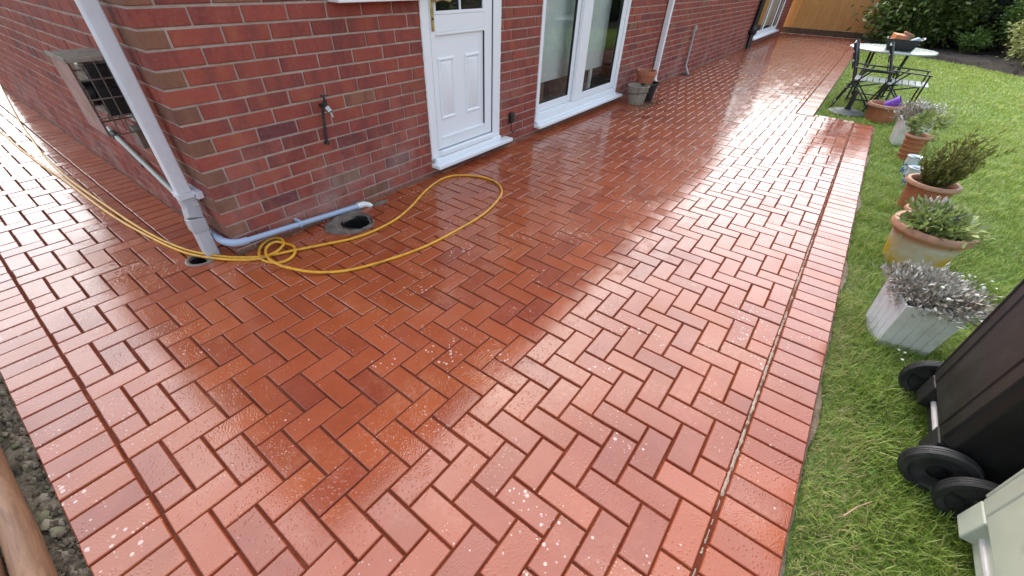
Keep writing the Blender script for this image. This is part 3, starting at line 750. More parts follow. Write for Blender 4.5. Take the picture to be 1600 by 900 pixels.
for x in (.375,):
    zc = .084-.062*(x-.045)/.755; m.tube([(x-.009, -.0495, zc), (x+.009, -.0495, zc)], .0215, 16); m.box(x-.009, x+.009, -.05, -.001, zc+.010, zc+.024)
m.build('pipe_clip', M['waste'], t, smooth=True)

# flue guard cage on the side wall
t = thing('flue_guard', 'rusty wire cage guard with slotted top on the side wall behind the downpipe', 'flue guard', (0, 0, 0))
cy0, cy1, cz0, cz1, cxo = .47, .77, .60, .930, -.180
wire = MB()
for k in range(9):
    y = cy0+(cy1-cy0)*k/8; wire.tube([(cxo, y, cz0), (cxo, y, cz1)], .0032, 6)
for k in range(5):
    x = cxo*k/4 if k else -.004; wire.tube([(x, cy0, cz0), (x, cy0, cz1)], .0032, 6); wire.tube([(x-.002, cy1, cz0), (x-.002, cy1, cz1)], .0032, 6)
for k in range(5):
    z = cz0+(cz1-cz0)*k/4; wire.tube([(0, cy0-.003, z), (cxo-.003, cy0-.003, z), (cxo-.003, cy1+.003, z), (0, cy1+.003, z)], .0038, 6)
wire.build('wire_cage', M['steel'], t, smooth=True)
m = MB()
for k in range(12):
    y = cy0+(cy1-cy0)*k/11; m.bar((0, y, cz1+.006), (cxo-.008, y, cz1+.006), .015, .004)
m.box(cxo-.012, cxo-.004, cy0-.01, cy1+.01, cz1-.008, cz1+.012); m.box(cxo-.004, 0, cy0-.012, cy0-.004, cz1-.008, cz1+.009)
m.build('slotted_top', M['weathwood'], t, bevel=.001)
m = MB(); m.tube([(-.02, .62, .77), (-.155, .62, .77)], .058, 24); m.build('flue_pipe', M['blackp'], t, smooth=True)
m = MB(); m.box(-.13, -.015, cy0+.05, cy1-.03, cz0+.07, cz1-.03); m.build('dark_filler_box', M['blackp'], t, bevel=.01)  # black box added to fill the cage and darken its inside
m = MB(); m.box(-.014, -.002, cy0+.01, cy1-.01, cz0, cz1-.01); m.build('dark_backing', M['blackp'], t)  # black sheet over the brickwork, standing in for shade behind the wires
m = MB(); m.box(cxo-.006, cxo-.0035, cy0+.006, cy1, cz0, cz1-.009); m.build('side_panel', simple('brick_reflection_sheet', (.34, .19, .16), .6, .25, dirt=(.24, .12, .095), bump=.3), t)  # pink of the sheet is the brickwork's reflection put into its colour
m = MB(); m.box(-.05, -.003, cy0+.1, cy0+.22, .48, .58); m.build('bracket', M['steel'], t, bevel=.004)
t = thing('condensate_pipe', 'green grey plastic pipe with a black clip sloping along the side wall below the cage', 'pipe', (0, 0, 0))
m = MB(); m.tube([(-.028, 1.32, .44), (-.028, 1.20, .40), (-.028, .25, .150)], .014, 14); m.build('pipe', M['cond'], t, smooth=True)
m = MB(); m.tube([(-.028, .90, .3100), (-.028, .882, .3046)], .019, 14); m.build('pipe_clip', M['rubber'], t, smooth=True)
m = MB(); m.tube([(-.028, 1.27, .42), (-.028, 1.22, .406)], .020, 14); m.build('pipe_collar', M['rubber'], t, smooth=True)

# garden tap
t = thing('garden_tap', 'old outdoor tap on a dark pipe fixed to the brick wall left of the door', 'tap', (.725, 0, 0))
m = MB(); m.tube(arc((0, -.001, .668), (0, -.028, .668), (-.004, -.022, .64), 6)+[Vector((-.018, -.015, .50)), Vector((-.02, -.012, .470))], .0085, 10); m.tube([(-.02, -.001, .462), (-.02, -.026, .462)], .012, 10); m.build('supply_pipe', M['dkmetal'], t, smooth=True)
m = MB(); m.tube([(0, -.01, .668), (.002, -.055, .672)], .013, 12); m.tube([(.004, -.05, .655), (.004, -.055, .700)], .012, 12); m.build('tap_body', M['dkmetal'], t, smooth=True)
m = MB(); m.tube([(.006, -.055, .662), (.012, -.075, .640)], .016, 14); m.tube([(.012, -.075, .640), (.014, -.080, .612)], .0085, 12); m.build('spout', M['chrome'], t, smooth=True)
m = MB(); m.tube([(.004, -.054, .70), (.004, -.055, .722)], .007, 10); m.bar((-.016, -.056, .728), (.026, -.054, .722), .010, .010); m.build('tap_handle', M['dkmetal'], t, bevel=.002)
# cable box
t = thing('cable_box', 'small black cable box with a curling wire on the brickwork between the doors', 'cable box', (2.59, 0, 0))
m = MB(); m.box(-.027, .027, -.035, -.001, .20, .285); m.build('box', M['blackp'], t, bevel=.004)
m = MB(); m.tube([Vector((.0, -.018, .202)), *arc((.0, -.018, .19), (.005, -.02, .09), (.05, -.012, .10), 8), Vector((.085, -.006, .115))], .0042, 8); m.build('wire', M['blackp'], t, smooth=True)
# second downpipe
t = thing('downpipe', 'white square downpipe behind the stacked pots', 'downpipe', (6.08, -.045, 0))
m = MB(); rect_pipe(m, [(0, 0, 2.4), (0, 0, .10)], .065); m.build('pipe', M['pvc'], t, bevel=.006)
m = MB(); rect_pipe(m, [(0, 0, .11), (0, -.03, .04), (0, -.05, .0)], .072); m.build('shoe', M['pvcd'], t, bevel=.004)
# conduit stub with hook
t = thing('hooked_pipe', 'thin grey hooked overflow pipe standing against the wall', 'pipe', (7.52, -.03, 0))
m = MB(); m.tube([Vector((-.02, .028, .60)), *arc((-.02, -.01, .62), (-.03, -.03, .70), (-.035, 0, .66), 6), Vector((.0, 0, .50)), Vector((.03, 0, .12)), Vector((.03, -.02, .08)), Vector((-.05, -.10, 0.005))], .016, 10); m.build('pipe', M['shoe'], t, smooth=True)
m = MB(); m.box(-.17, .09, -.13, .02, -.02, .0045); m.build('drain_cover', M['hole'], t)
# black downpipe + hopper
t = thing('downpipe', 'black downpipe with a gully hopper at the far window', 'downpipe', (11.95, -.06, 0))
m = MB(); m.tube([(0, 0, 2.4), (0, 0, .42)], .055, 16); m.tube([(0, 0, .30), (-.03, -.02, .0)], .05, 14); m.build('pipe', M['blackp'], t, smooth=True)
m = MB(); m.tube([(0, 0, .45), (0, 0, .40), (0, -.01, .30), (-.01, -.01, .26)], .08, 16, rs=[.065, .085, .085, .06]); m.tube([(-.16, .04, .34), (-.02, 0, .33)], .03, 10); m.build('joint_fitting', M['blackp'], t, smooth=True)

# ------------------------------------------------------------------ hose
H_ = [(-0.40, 5.2), (-0.389, 3.764), (-0.428, 2.797), (-0.392, 2.28), (-0.36, 1.674), (-0.311, 1.053), (-0.254, 0.583), (-0.182, 0.23), (-0.075, -0.0), (0.057, -0.168), (0.15, -0.206), (0.234, -0.198), (0.278, -0.137), (0.255, -0.062), (0.165, -0.035), (0.089, -0.09), (0.045, -0.199), (0.069, -0.349), (0.161, -0.507), (0.285, -0.618), (0.48, -0.703), (0.72, -0.763), (0.983, -0.777), (1.284, -0.765), (1.536, -0.706), (1.671, -0.624), (1.764, -0.494), (1.768, -0.325), (1.669, -0.172), (1.528, -0.13), (1.294, -0.192), (1.024, -0.316), (0.799, -0.38), (0.555, -0.371), (0.345, -0.285), (0.161, -0.187), (0.063, -0.130), (-0.063, 0.030), (-0.164, 0.274), (-0.225, 0.669), (-0.273, 1.19), (-0.323, 1.833), (-0.350, 2.545), (-0.330, 3.192), (-0.30, 4.2), (-.29, 5.2)]
# the photographed loop: ring to the right of the knot, ring to the left
def gp(X, Y, z=.008):
    d = Vector(((X-786.01)/632.605, (Y-475.96)/632.605, 1)); wv_ = Vector((sum(RW[i][k]*d[i] for i in range(3)) for k in range(3)))
    tt = (z-1.3018)/wv_.z; return (-.6517+tt*wv_.x, -2.3943+tt*wv_.y)
path_px = [(-50, 170), (0, 205), (29, 230), (67, 259), (100, 281), (170, 333), (230, 368), (290, 395), (350, 405), (400, 405), (425, 400), (437, 393), (444, 384), (440, 376), (427, 375), (413, 383), (406, 393), (407, 403), (418, 409), (435, 411), (452, 406), (461, 396), (459, 386), (448, 382), (434, 383), (422, 388), (417, 397), (421, 408), (432, 416), (450, 423), (490, 427), (540, 423), (600, 408), (660, 387), (710, 362), (755, 335), (778, 312), (784, 298), (775, 285), (750, 276), (715, 274), (690, 280), (665, 298), (640, 325), (610, 348), (560, 370), (500, 384), (455, 393), (432, 398), (400, 402), (350, 401), (290, 390), (230, 363), (170, 324), (111, 282), (89, 263), (67, 241), (51, 219), (33, 194), (15, 161), (-2, 128)]
hz = []
for k, p in enumerate(path_px):
    z = .008
    if 10 <= k <= 15: z = .020
    if 20 <= k <= 23: z = .012
    if 24 <= k <= 29: z = .030
    if k == 16 or k == 30: z = .016
    if 46 <= k <= 48: z = .011
    hz.append(Vector((*gp(*p), z)))
pts = []
for k in range(len(hz)-1):
    p0, p1, p2, p3 = hz[max(k-1, 0)], hz[k], hz[k+1], hz[min(k+2, len(hz)-1)]
    for j in range(6):
        u = j/6; pts.append(.5*((2*p1)+(-p0+p2)*u+(2*p0-5*p1+4*p2-p3)*u*u+(-p0+3*p1-3*p2+p3)*u**3))
pts.append(hz[-1])
m = MB(); m.tube(pts, .0078, 12); o = m.build('garden_hose', M['hose'], smooth=True)
tag(o, 'yellow hose looped and knotted across the red paving by the corner', 'hose')

# ------------------------------------------------------------------ plants: leaf builders
def leaves(centers, dirs, length, width, curl=.2, jitter=.3, rnd=None):
    """one 2-quad bent leaf at each centre along dirs; returns V,F,attr"""
    n = len(centers); d = dirs/np.linalg.norm(dirs, axis=1, keepdims=True)
    r = rng.normal(size=(n, 3)); s = np.cross(d, r); s /= np.linalg.norm(s, axis=1, keepdims=True)+1e-9; u = np.cross(s, d)
    L = (length*(1+jitter*rng.uniform(-1, 1, n)))[:, None]; W = (width*(1+jitter*rng.uniform(-1, 1, n)))[:, None]
    p0 = centers; pm = centers+d*L*.5+u*L*curl*.5; p1 = centers+d*L+u*L*curl*.1
    V = np.stack([p0-s*W*.18, p0+s*W*.18, pm+s*W*.5, pm-s*W*.5, p1+s*W*.1, p1-s*W*.1], 1).reshape(-1, 3)
    b = np.arange(n)[:, None]*6
    F = np.concatenate([b+np.array([[0, 1, 2, 3]]), b+np.array([[3, 2, 4, 5]])], 1).reshape(-1, 4)
    a = rng.uniform(0, 1, n) if rnd is None else rnd
    return V, F, np.repeat(a, 2)
def crown(name, c, rad, n, L, W, mat, parent, clumps=40, shell=.55, up=.3, seed=1):
    """crown of leaf clumps spread through an uneven ellipsoid"""
    cs = rng.normal(size=(clumps, 3)); cs /= np.linalg.norm(cs, axis=1, keepdims=True)
    cs *= rng.uniform(shell, 1.0, (clumps, 1)); cs[:, 2] = np.abs(cs[:, 2])*np.sign(rng.uniform(-.8, 1, clumps))
    k = rng.integers(0, clumps, n); off = rng.normal(size=(n, 3))*.20
    p = (cs[k]+off)*np.array(rad)+np.array(c)
    out = cs[k]+off; out[:, 2] += up; tone = np.clip(.5+.22*rng.normal(size=clumps), 0, 1)[k]*.6+.4*rng.uniform(0, 1, n)
    V, F, a = leaves(p, out+rng.normal(size=(n, 3))*.6, L, W, rnd=tone)
    return np_mesh(name, V, F, mat, parent, {'rnd': a})
G_dark = mat_leaf('laurel_leaf', [(0, (.028, .050, .012)), (.5, (.065, .105, .020)), (1, (.18, .25, .05))], .42, .5, .15)
G_con = mat_leaf('conifer_leaf', [(0, (.010, .022, .014)), (.6, (.020, .038, .022)), (1, (.038, .065, .032))], .6, .3)
G_mid = mat_leaf('shrub_leaf', [(0, (.05, .095, .02)), (.6, (.11, .19, .035)), (1, (.19, .29, .06))], .5, .4, .15)
G_var = mat_leaf('variegated_leaf', [(0, (.14, .17, .045)), (.5, (.36, .38, .14)), (1, (.58, .57, .32))], .5, .4, .2)
G_sage = mat_leaf('soft_green_leaf', [(0, (.11, .15, .045)), (.6, (.27, .34, .11)), (1, (.46, .52, .22))], .6, .3, .25)
G_ros = mat_leaf('needle_leaf', [(0, (.07, .075, .018)), (.5, (.15, .155, .035)), (1, (.29, .28, .08))], .6, .3, .1)
G_lav = mat_leaf('grey_leaf', [(0, (.17, .115, .085)), (.35, (.34, .30, .25)), (.7, (.50, .50, .45)), (1, (.68, .69, .64))], .8, .2)
G_flower = simple('off_white_flower', (.74, .74, .64), .7, .1, bump=0)
bark = simple('bark', (.07, .05, .035), .9, .4, bump=1, bscale=30, bdist=.01)
gm = NM('grass_blade'); a = gm.attr('rnd'); dry = gm.attr('dry')
gc = gm.ramp(a, [(0, (.080, .135, .018)), (.4, (.17, .27, .036)), (.8, (.30, .41, .070)), (1, (.46, .52, .14))])
gc = gm.mix(gm.fr(gm.noise(gm.coord(), .55, 4, .6), .35, .65, 0, .35), gc, (.33, .40, .08))
gc = gm.mix(dry, gc, (.40, .31, .15))
gm.set(Base_Color=gc, Roughness=.5); tl = gm.n('ShaderNodeBsdfTranslucent'); gm.l(gc, tl.inputs['Color']); mx = gm.n('ShaderNodeMixShader'); mx.inputs[0].default_value = .3
gm.l(gm.b.outputs[0], mx.inputs[1]); gm.l(tl.outputs[0], mx.inputs[2]); gm.l(mx.outputs[0], gm.o.inputs['Surface']); M['blade'] = gm.m

# ------------------------------------------------------------------ grass
def inside(x, y):
    far = np.interp(x, [8.2, 10.2, 12.35, 13.45, 13.95, 15.3, 15.98, 16.3], [-8.6, -6.3, -4.95, -4.1, -3.42, -2.95, -2.2, -1.8])
    near = np.where(x < 5.975, YO-.006-.010*np.abs(np.sin(x*5.3)), -2.190)
    return (y < near) & (y > np.where(x < 8.2, -8.6, far))
def sstep(x, a, b): t = np.clip((x-a)/(b-a), 0, 1); return t*t*(3-2*t)
def grass():
    parts = []
    for (x0, x1, y0, y1, dens, h, wd) in ((-.3, 1.9, -4.2, -2.80, 21000, .046, .0030), (1.9, 4.2, -4.6, -2.80, 11000, .042, .0040), (4.2, 7.5, -5.4, -2.2, 4200, .038, .0062), (7.5, 16.2, -6.5, -2.2, 1500, .034, .011), (-.9, 8.2, -8.6, -4.6, 500, .036, .012)):
        n = int((x1-x0)*(y1-y0)*dens); x = rng.uniform(x0, x1, n); y = rng.uniform(y0, y1, n)
        k = inside(x, y); x, y = x[k], y[k]; n = len(x)
        tuft = np.sin(x*7.3+np.sin(y*5.1)*2)*np.sin(y*8.7+np.sin(x*6.3)*2)*.5+.5
        tuft2 = np.sin(x*19+np.sin(y*13)*2)*np.sin(y*23+1)*.5+.5
        hh = h*(.45+.55*tuft+.45*tuft2)*rng.uniform(.5, 1.35, n)
        edge = -2.805-y
        dz_ = np.clip(1-edge/(.16+.22*np.clip((1.1-x)/.8, 0, 1)), 0, 1)*(x < 2.3)*(.5+.5*(np.sin(x*9+1)*.5+.5))
        dry = (rng.uniform(0, 1, n) < dz_*.85+.09).astype(float)*rng.uniform(.4, 1, n)
        hh = hh*(1-.45*dz_)
        keep = rng.uniform(0, 1, n) > dz_*.5; x, y, hh, dry, tuft, tuft2 = x[keep], y[keep], hh[keep], dry[keep], tuft[keep], tuft2[keep]; n = len(x)
        base_a = 5*np.sin(x*2.1)+4*np.cos(y*2.7)
        ang = base_a+rng.normal(0, 1.9, n); lean = rng.uniform(.15, 1.35, n)
        dx, dy = np.cos(ang), np.sin(ang); sx, sy = -dy, dx; W = wd*rng.uniform(.7, 1.3, n)
        z0 = np.full(n, LZ-.012)
        P0 = np.stack([x, y, z0], 1); D = np.stack([dx, dy, 0*dx], 1); Sd = np.stack([sx, sy, 0*sx], 1)*W[:, None]*.5; U = np.array([0, 0, 1.])
        c1 = P0+U*(hh*.55)[:, None]+D*(hh*lean*.22)[:, None]; c2 = P0+U*(hh*.55+hh*.45*np.clip(1-lean*.5, .1, 1))[:, None]+D*(hh*lean*.75)[:, None]
        V = np.stack([P0-Sd, P0+Sd, c1+Sd*.8, c1-Sd*.8, c2+Sd*.15, c2-Sd*.15], 1).reshape(-1, 3)
        col = np.clip(.30+.22*np.clip((x-3)/4, 0, 1)+.25*tuft2+.25*rng.normal(0, 1, n)*.8+.12*tuft, 0, 1)
        parts.append((V, n, col, dry))
    V = np.concatenate([p[0] for p in parts]); n = sum(p[1] for p in parts)
    b = np.arange(n)[:, None]*6
    F = np.concatenate([b+np.array([[0, 1, 2, 3]]), b+np.array([[3, 2, 4, 5]])], 1).reshape(-1, 4)
    col = np.repeat(np.concatenate([p[2] for p in parts]), 2); dr = np.repeat(np.concatenate([p[3] for p in parts]), 2)
    o = np_mesh('grass', V, F, M['blade'], None, {'rnd': col, 'dry': dr})
    tag(o, 'short green lawn grass with straw coloured blades along the paving', 'grass', kind='stuff')
grass()

# ------------------------------------------------------------------ pots and planters
def pot_shell(m, h, rb, rt, rim=.02, rimh=.03, wall_=.014, ribs=0, n=40):
    pr = [(0.0005, 0.0), (rb, 0.0)]
    body_h = h-rimh; K = 10
    for k in range(K+1):
        u = k/K; r = rb+(rt-rim-rb)*u
        pr.append((r, .004+(body_h-.004)*u))
        if ribs and k in ribs: pr.append((r+.004, .004+(body_h)*u+.005)); pr.append((r+.001, .004+(body_h)*u+.010))
    pr += [(rt-rim*.2, h-rimh+.002), (rt, h-rimh*.5), (rt-rim*.25, h-.002), (rt-rim, h), (rt-rim-wall_*.5, h-.006), (rt-rim-wall_, h-rimh)]
    m.lathe(pr, n)
    return rt-rim-wall_
def pot(name, label, cat, loc, h, rb, rt, mat, group=None, rim=.018, rimh=.028, ribs=0, rimmat=None, soil=True, tilt=None, rz=0):
    t = thing(name, label, cat, loc, rz, group)
    if tilt: t.rotation_euler = (*tilt, rz)
    m = MB(); ri = pot_shell(m, h, rb, rt, rim, rimh, ribs=ribs); 
    m.lathe([(ri, h-rimh), (ri*.9, h*.35), (rb*.85, .012), (.0005, .010)], 40)
    m.build('pot_body', mat, t, smooth=True)
    if rimmat:
        m = MB(); m.lathe([(rt+.0015, h-rimh*.75), (rt+.003, h-rimh*.4), (rt-rim*.2, h+.003), (rt-rim, h+.003), (rt-rim-.006, h-.006)], 40); m.build('pot_rim', rimmat, t, smooth=True)
    if soil:
        m = MB(); zz = h-rimh-.012; rr = ri-.003
        ring = [m.verts([(rr*q/5*math.cos(2*math.pi*j/24), rr*q/5*math.sin(2*math.pi*j/24), zz+random.uniform(-.006, .008)) for j in range(24)]) for q in range(1, 6)]
        cc = m.verts([(0, 0, zz)])
        for j in range(24): m.face((cc, ring[0]+j, ring[0]+(j+1) % 24))
        for q in range(4):
            for j in range(24): m.face((ring[q]+j, ring[q+1]+j, ring[q+1]+(j+1) % 24, ring[q]+(j+1) % 24))
        m.build('soil', M['soil'], t)
    return t
PG = 'plant pots standing along the lawn edge'
pz = LZ-.005
# wide terracotta bowl holding a purple pot
bowl = pot('terracotta_bowl', 'wide terracotta bowl with a purple pot lying in it, next to the parasol base', 'plant pot', (6.48, -2.835, pz), .19, .145, .19, M['terra'], PG, rim=.03, rimh=.035, rimmat=M['terral'])
m = MB(); m.lathe([(.0005, 0), (.052, 0), (.075, .13), (.079, .13), (.079, .142), (.072, .142), (.050, .01), (.0005, .008)], 28)
o = m.build('purple_pot', M['purple'], smooth=True, loc=(6.48, -2.83, .125), rot=(R(58), R(8), R(-10))); tag(o, 'purple plastic flower pot tipped on its side in the terracotta bowl', 'plant pot')
# ribbed terracotta pot with leafy plant
t = pot('ribbed_pot', 'small ribbed terracotta pot with a pale yellow green leafy plant', 'plant pot', (4.93, -3.10, pz), .225, .062, .106, M['terra'], PG, rim=.014, rimh=.022, ribs=(2, 4, 6, 8), rimmat=M['terral'])
crown('foliage', (.03, -.02, .30), (.12, .12, .11), 520, .034, .018, G_sage, t, 24)
# two small blue and white pots
glz = NM('blue_white_glaze'); c = glz.coord(); f = glz.math('GREATER_THAN', glz.noise(c, 38, 3, .6), .5)
sp_ = glz.n('ShaderNodeSeparateXYZ'); glz.l(c, sp_.inputs[0]); band = glz.math('LESS_THAN', sp_.outputs[2], .095)
glz.set(Base_Color=glz.mix(glz.math('MULTIPLY', f, band), (.55, .60, .64), (.07, .13, .26)), Roughness=.2); M['glaze'] = glz.m
pot('glazed_pot', 'little blue and white glazed pot right behind the big bushy terracotta pot', 'plant pot', (4.10, -3.11, pz), .155, .043, .058, M['glaze'], 'little blue and white glazed pots', rim=.006, rimh=.012)
pot('glazed_pot', 'little blue and white glazed pot next to the ribbed terracotta pot', 'plant pot', (4.43, -3.10, pz), .160, .041, .055, M['glaze'], 'little blue and white glazed pots', rim=.006, rimh=.012)
# bushy terracotta pot
t = pot('terracotta_pot', 'round terracotta pot with a pale rim and a bushy leaning evergreen', 'plant pot', (3.56, -3.165, pz), .215, .115, .160, M['terra'], PG, rim=.022, rimh=.03, rimmat=M['terral'])
def sprigs(name, c, n, hmin, hmax, spread, lean, mat, parent, needle=.018, nw=.0045, per=46, stem=.003):
    Vs, Fs, As = [], [], []; nv = 0; st = MB()
    for k in range(n):
        a = rng.uniform(0, 2*math.pi); q = rng.uniform(0, 1)**.6; h = rng.uniform(hmin, hmax)*(1-.35*q)
        p0 = np.array(c)+np.array([math.cos(a), math.sin(a), 0])*q*.05
        d = np.array([math.cos(a)*q*spread+lean[0], math.sin(a)*q*spread+lean[1], 1.0]); bend = rng.normal(0, .12, 3)
        us = np.sort(rng.uniform(.12, 1, per)); pts_ = p0+d*h*us[:, None]+bend*h*(us**2)[:, None]
        dirs = d/np.linalg.norm(d)*1.1+rng.normal(0, .55, (per, 3))
        V, F, A = leaves(pts_, dirs, needle, nw, rnd=np.clip(us*.6+rng.uniform(-.2, .4, per), 0, 1)); Vs.append(V); Fs.append(F+nv); As.append(A); nv += len(V)
        if k % 3 == 0: st.tube([p0+(d*h)*u+bend*h*u*u for u in (0, .3, .6, .9)], stem, 5, rs=[stem, stem*.8, stem*.6, stem*.3])
    np_mesh(name, np.concatenate(Vs), np.concatenate(Fs), mat, parent, {'rnd': np.concatenate(As)})
    st.build('stem', bark, parent)
sprigs('foliage', (.0, .0, .17), 110, .18, .37, .62, (.0, -.03), G_ros, t, needle=.026, nw=.007, per=44)
sprigs('foliage', (.02, -.02, .17), 26, .34, .47, .22, (.02, -.20), G_ros, t, needle=.028, nw=.008, per=52)
# small pot hidden behind the big one
t = pot('small_terracotta_pot', 'small terracotta pot half hidden behind the big stained pot', 'plant pot', (3.03, -3.10, pz), .175, .06, .085, M['terra'], PG, rim=.012, rimh=.02, rimmat=M['terral'])
crown('foliage', (.0, -.02, .20), (.08, .08, .05), 160, .03, .012, G_lav, t, 12)
# big stained pot
st = NM('stained_cream_clay'); c = st.coord(); sx_ = st.n('ShaderNodeSeparateXYZ'); st.l(c, sx_.inputs[0])
base = st.ramp(st.noise(c, 6, 5, .6), [(.35, (.48, .42, .30)), (.65, (.56, .55, .48))])
base = st.mix(st.math('MULTIPLY', st.fr(st.noise(c, 3.5, 4, .6), .38, .5), st.fr(sx_.outputs[2], .17, .11)), base, (.55, .34, .03))
base = st.mix(st.fr(sx_.outputs[2], .17, .20), base, (.42, .20, .11))
st.set(Base_Color=base, Roughness=.6); st.bump(st.noise(c, 60, 5), .3, .003); M['stained'] = st.m
t = pot('stained_pot', 'big wide cream pot with a yellow stain and a leafy green plant', 'plant pot', (2.55, -3.115, pz), .255, .135, .200, M['stained'], PG, rim=.025, rimh=.038, rimmat=M['terral'])
crown('foliage', (-.0, -.01, .28), (.17, .17, .07), 900, .050, .020, G_sage, t, 44, shell=.2, up=.5)
crown('foliage', (.03, .01, .30), (.13, .13, .06), 220, .030, .010, G_lav, t, 20)
# slatted square planters
def planter(label, loc, rz_, wb, wt, h, lavr, nl, side, group, flowers=10, seed=0, front=None):
    t = thing('square_planter', label, 'planter', loc, rz_, group)
    for s in range(4):
        m = MB(); n = 5 if side > .2 else 6; a0 = s*math.pi/2
        for k in range(n):
            u0, u1 = -1+2*k/n+.008, -1+2*(k+1)/n-.008
            def P_(u, v, o):
                w_ = (wb+(wt-wb)*v)/2; x = u*w_; y = -w_-o
                return (x*math.cos(a0)-y*math.sin(a0), x*math.sin(a0)+y*math.cos(a0), h*v)
            m.frustum([P_(u0, 0, -.010), P_(u1, 0, -.010), P_(u1, 1, -.010), P_(u0, 1, -.010)], [P_(u0, 0, 0), P_(u1, 0, 0), P_(u1, 1, 0), P_(u0, 1, 0)])
        for k in range(1):
            m.frustum([P_(-.99, 0.0, -.012), P_(.99, 0, -.012), P_(.99, .985, -.012), P_(-.99, .985, -.012)], [P_(-.99, 0, -.0035), P_(.99, 0, -.0035), P_(.99, .985, -.0035), P_(-.99, .985, -.0035)])
        m.build('side_panel', M['planter'] if s % 2 == 0 else M['planterl'], t, bevel=.0012, seg=1)  # opposite sides share a tone: one pair greyer, the other creamier
    m = MB(); w_ = wt/2-.012; m.box(-w_, w_, -w_, w_, h*.55, h-.03); m.build('soil', M['soil'], t)
    p = crown('foliage', (0, 0, h+lavr[2]*.45), lavr, nl, .021, .0095, G_lav, t, 90, shell=.30, up=.5)
    # a few dry flower stalks
    for k in range(flowers):
        a = random.uniform(0, 6.28); q = random.uniform(.3, 1.05); x, y = math.cos(a)*lavr[0]*q, math.sin(a)*lavr[1]*q; zt = h+lavr[2]*random.uniform(.9, 1.6)
        m = MB(); m.tube([(x*.6, y*.6, h), (x, y, zt-.006)], .0015, 5); fl_ = m.build('flower', G_ros, t)
        m = MB(); m.lathe([(.0005, -.007), (.006, -.003), (.0075, .002), (.0045, .006), (.0005, .007)], 8, c=(x, y, zt)); m.build('flower_head', G_flower, fl_, smooth=True)
    return t
planter('white slatted square planter with silvery dried lavender next to the black bin', (1.653, -3.052, pz), R(17), .20, .232, .250, (.165, .160, .060), 6200, .25, 'white square planters', 9)
t = planter('white square planter with grey flowering lavender farther up the lawn', (5.50, -3.08, pz), R(10), .20, .25, .245, (.20, .20, .11), 3000, .2, 'white square planters', 30)

# pots by the patio doors
t = pot('wooden_bucket', 'weathered grey wooden bucket with a wire handle at the patio door', 'bucket', (4.98, -.26, 0), .215, .100, .140, M['weathwood'], None, rim=.010, rimh=.018, soil=False)
m = MB(); pts = [(math.cos(a)*.135, math.sin(a)*.135, .13-.02*math.sin(a)) for a in [k*2*math.pi/30 for k in range(31)]]; m.tube(pts, .004, 6); m.build('handle', M['dkmetal'], t, smooth=True)
t = pot('black_pot', 'black plastic plant pot with the terracotta pot stacked in it', 'plant pot', (5.24, -.275, 0), .215, .100, .150, M['blackp'], None, rim=.015, rimh=.025, soil=False)
t = pot('terracotta_pot', 'terracotta plant pot standing inside the black plastic pot', 'plant pot', (5.215, -.235, .125), .225, .088, .130, M['terra'], None, rim=.012, rimh=.05, soil=False)
# leaf litter
n = 170; cx_ = rng.normal(5.0, .17, n); cy_ = rng.normal(-.42, .055, n); k = (cy_ < -.05)
cen = np.stack([cx_[k], cy_[k], np.full(k.sum(), .004)], 1); dr_ = rng.normal(size=(k.sum(), 3)); dr_[:, 2] = np.abs(dr_[:, 2])*.15
V, F, a = leaves(cen, dr_, .022, .012)
o = np_mesh('fallen_leaves', V, F, mat_leaf('dead_leaf', [(0, (.05, .025, .015)), (.5, (.16, .09, .05)), (1, (.36, .28, .22))], .6, .4), None, {'rnd': a}); tag(o, 'dead leaves scattered on the paving in front of the bucket', 'leaves', kind='stuff')

# ------------------------------------------------------------------ parasol base, table, chairs
t = thing('parasol_base', 'round grey parasol base with a short black tube on the lawn', 'parasol base', (6.60, -2.485, pz))
m = MB(); m.lathe([(.0005, .0), (.205, 0), (.21, .012), (.19, .028), (.15, .030), (.14, .040), (.05, .050), (.0005, .052)], 40); m.build('base_disc', M['cast'], t, smooth=True)
m = MB(); m.tube([(0, 0, .045), (0, 0, .27)], .026, 16); m.tube([(0, 0, .045), (0, 0, .075)], .035, 16); m.build('tube', M['blackmetal'], t, smooth=True)

tb = thing('garden_table', 'round pale green topped folding garden table behind the chairs', 'table', (7.68, -2.64, pz))
m = MB(); m.lathe([(.0005, .618), (.46, .618), (.485, .622), (.49, .632), (.485, .642), (.46, .645), (.0005, .645)], 48); m.build('tabletop', M['tabletop'], tb, smooth=True)
for s in (-1, 1):
    m = MB(); pts = arc((-.30, s*.22, .0), (-.18, s*.22, .30), (.0, s*.20, .36), 6)+arc((.0, s*.20, .36), (.22, s*.20, .42), (.26, s*.22, .615), 6)[1:]; m.tube(pts, .014, 8)
    pts = arc((.30, s*.18, .0), (.16, s*.18, .28), (.0, s*.17, .36), 6)+arc((.0, s*.17, .36), (-.22, s*.17, .42), (-.26, s*.18, .615), 6)[1:]; m.tube(pts, .014, 8); m.build('leg', M['blackmetal'], tb, smooth=True)
for x, z in ((-.27, .04), (.27, .04), (0, .36)):
    m = MB(); m.tube([(x, -.22, z), (x, .22, z)], .010, 8); m.build('crossbar', M['blackmetal'], tb, smooth=True)
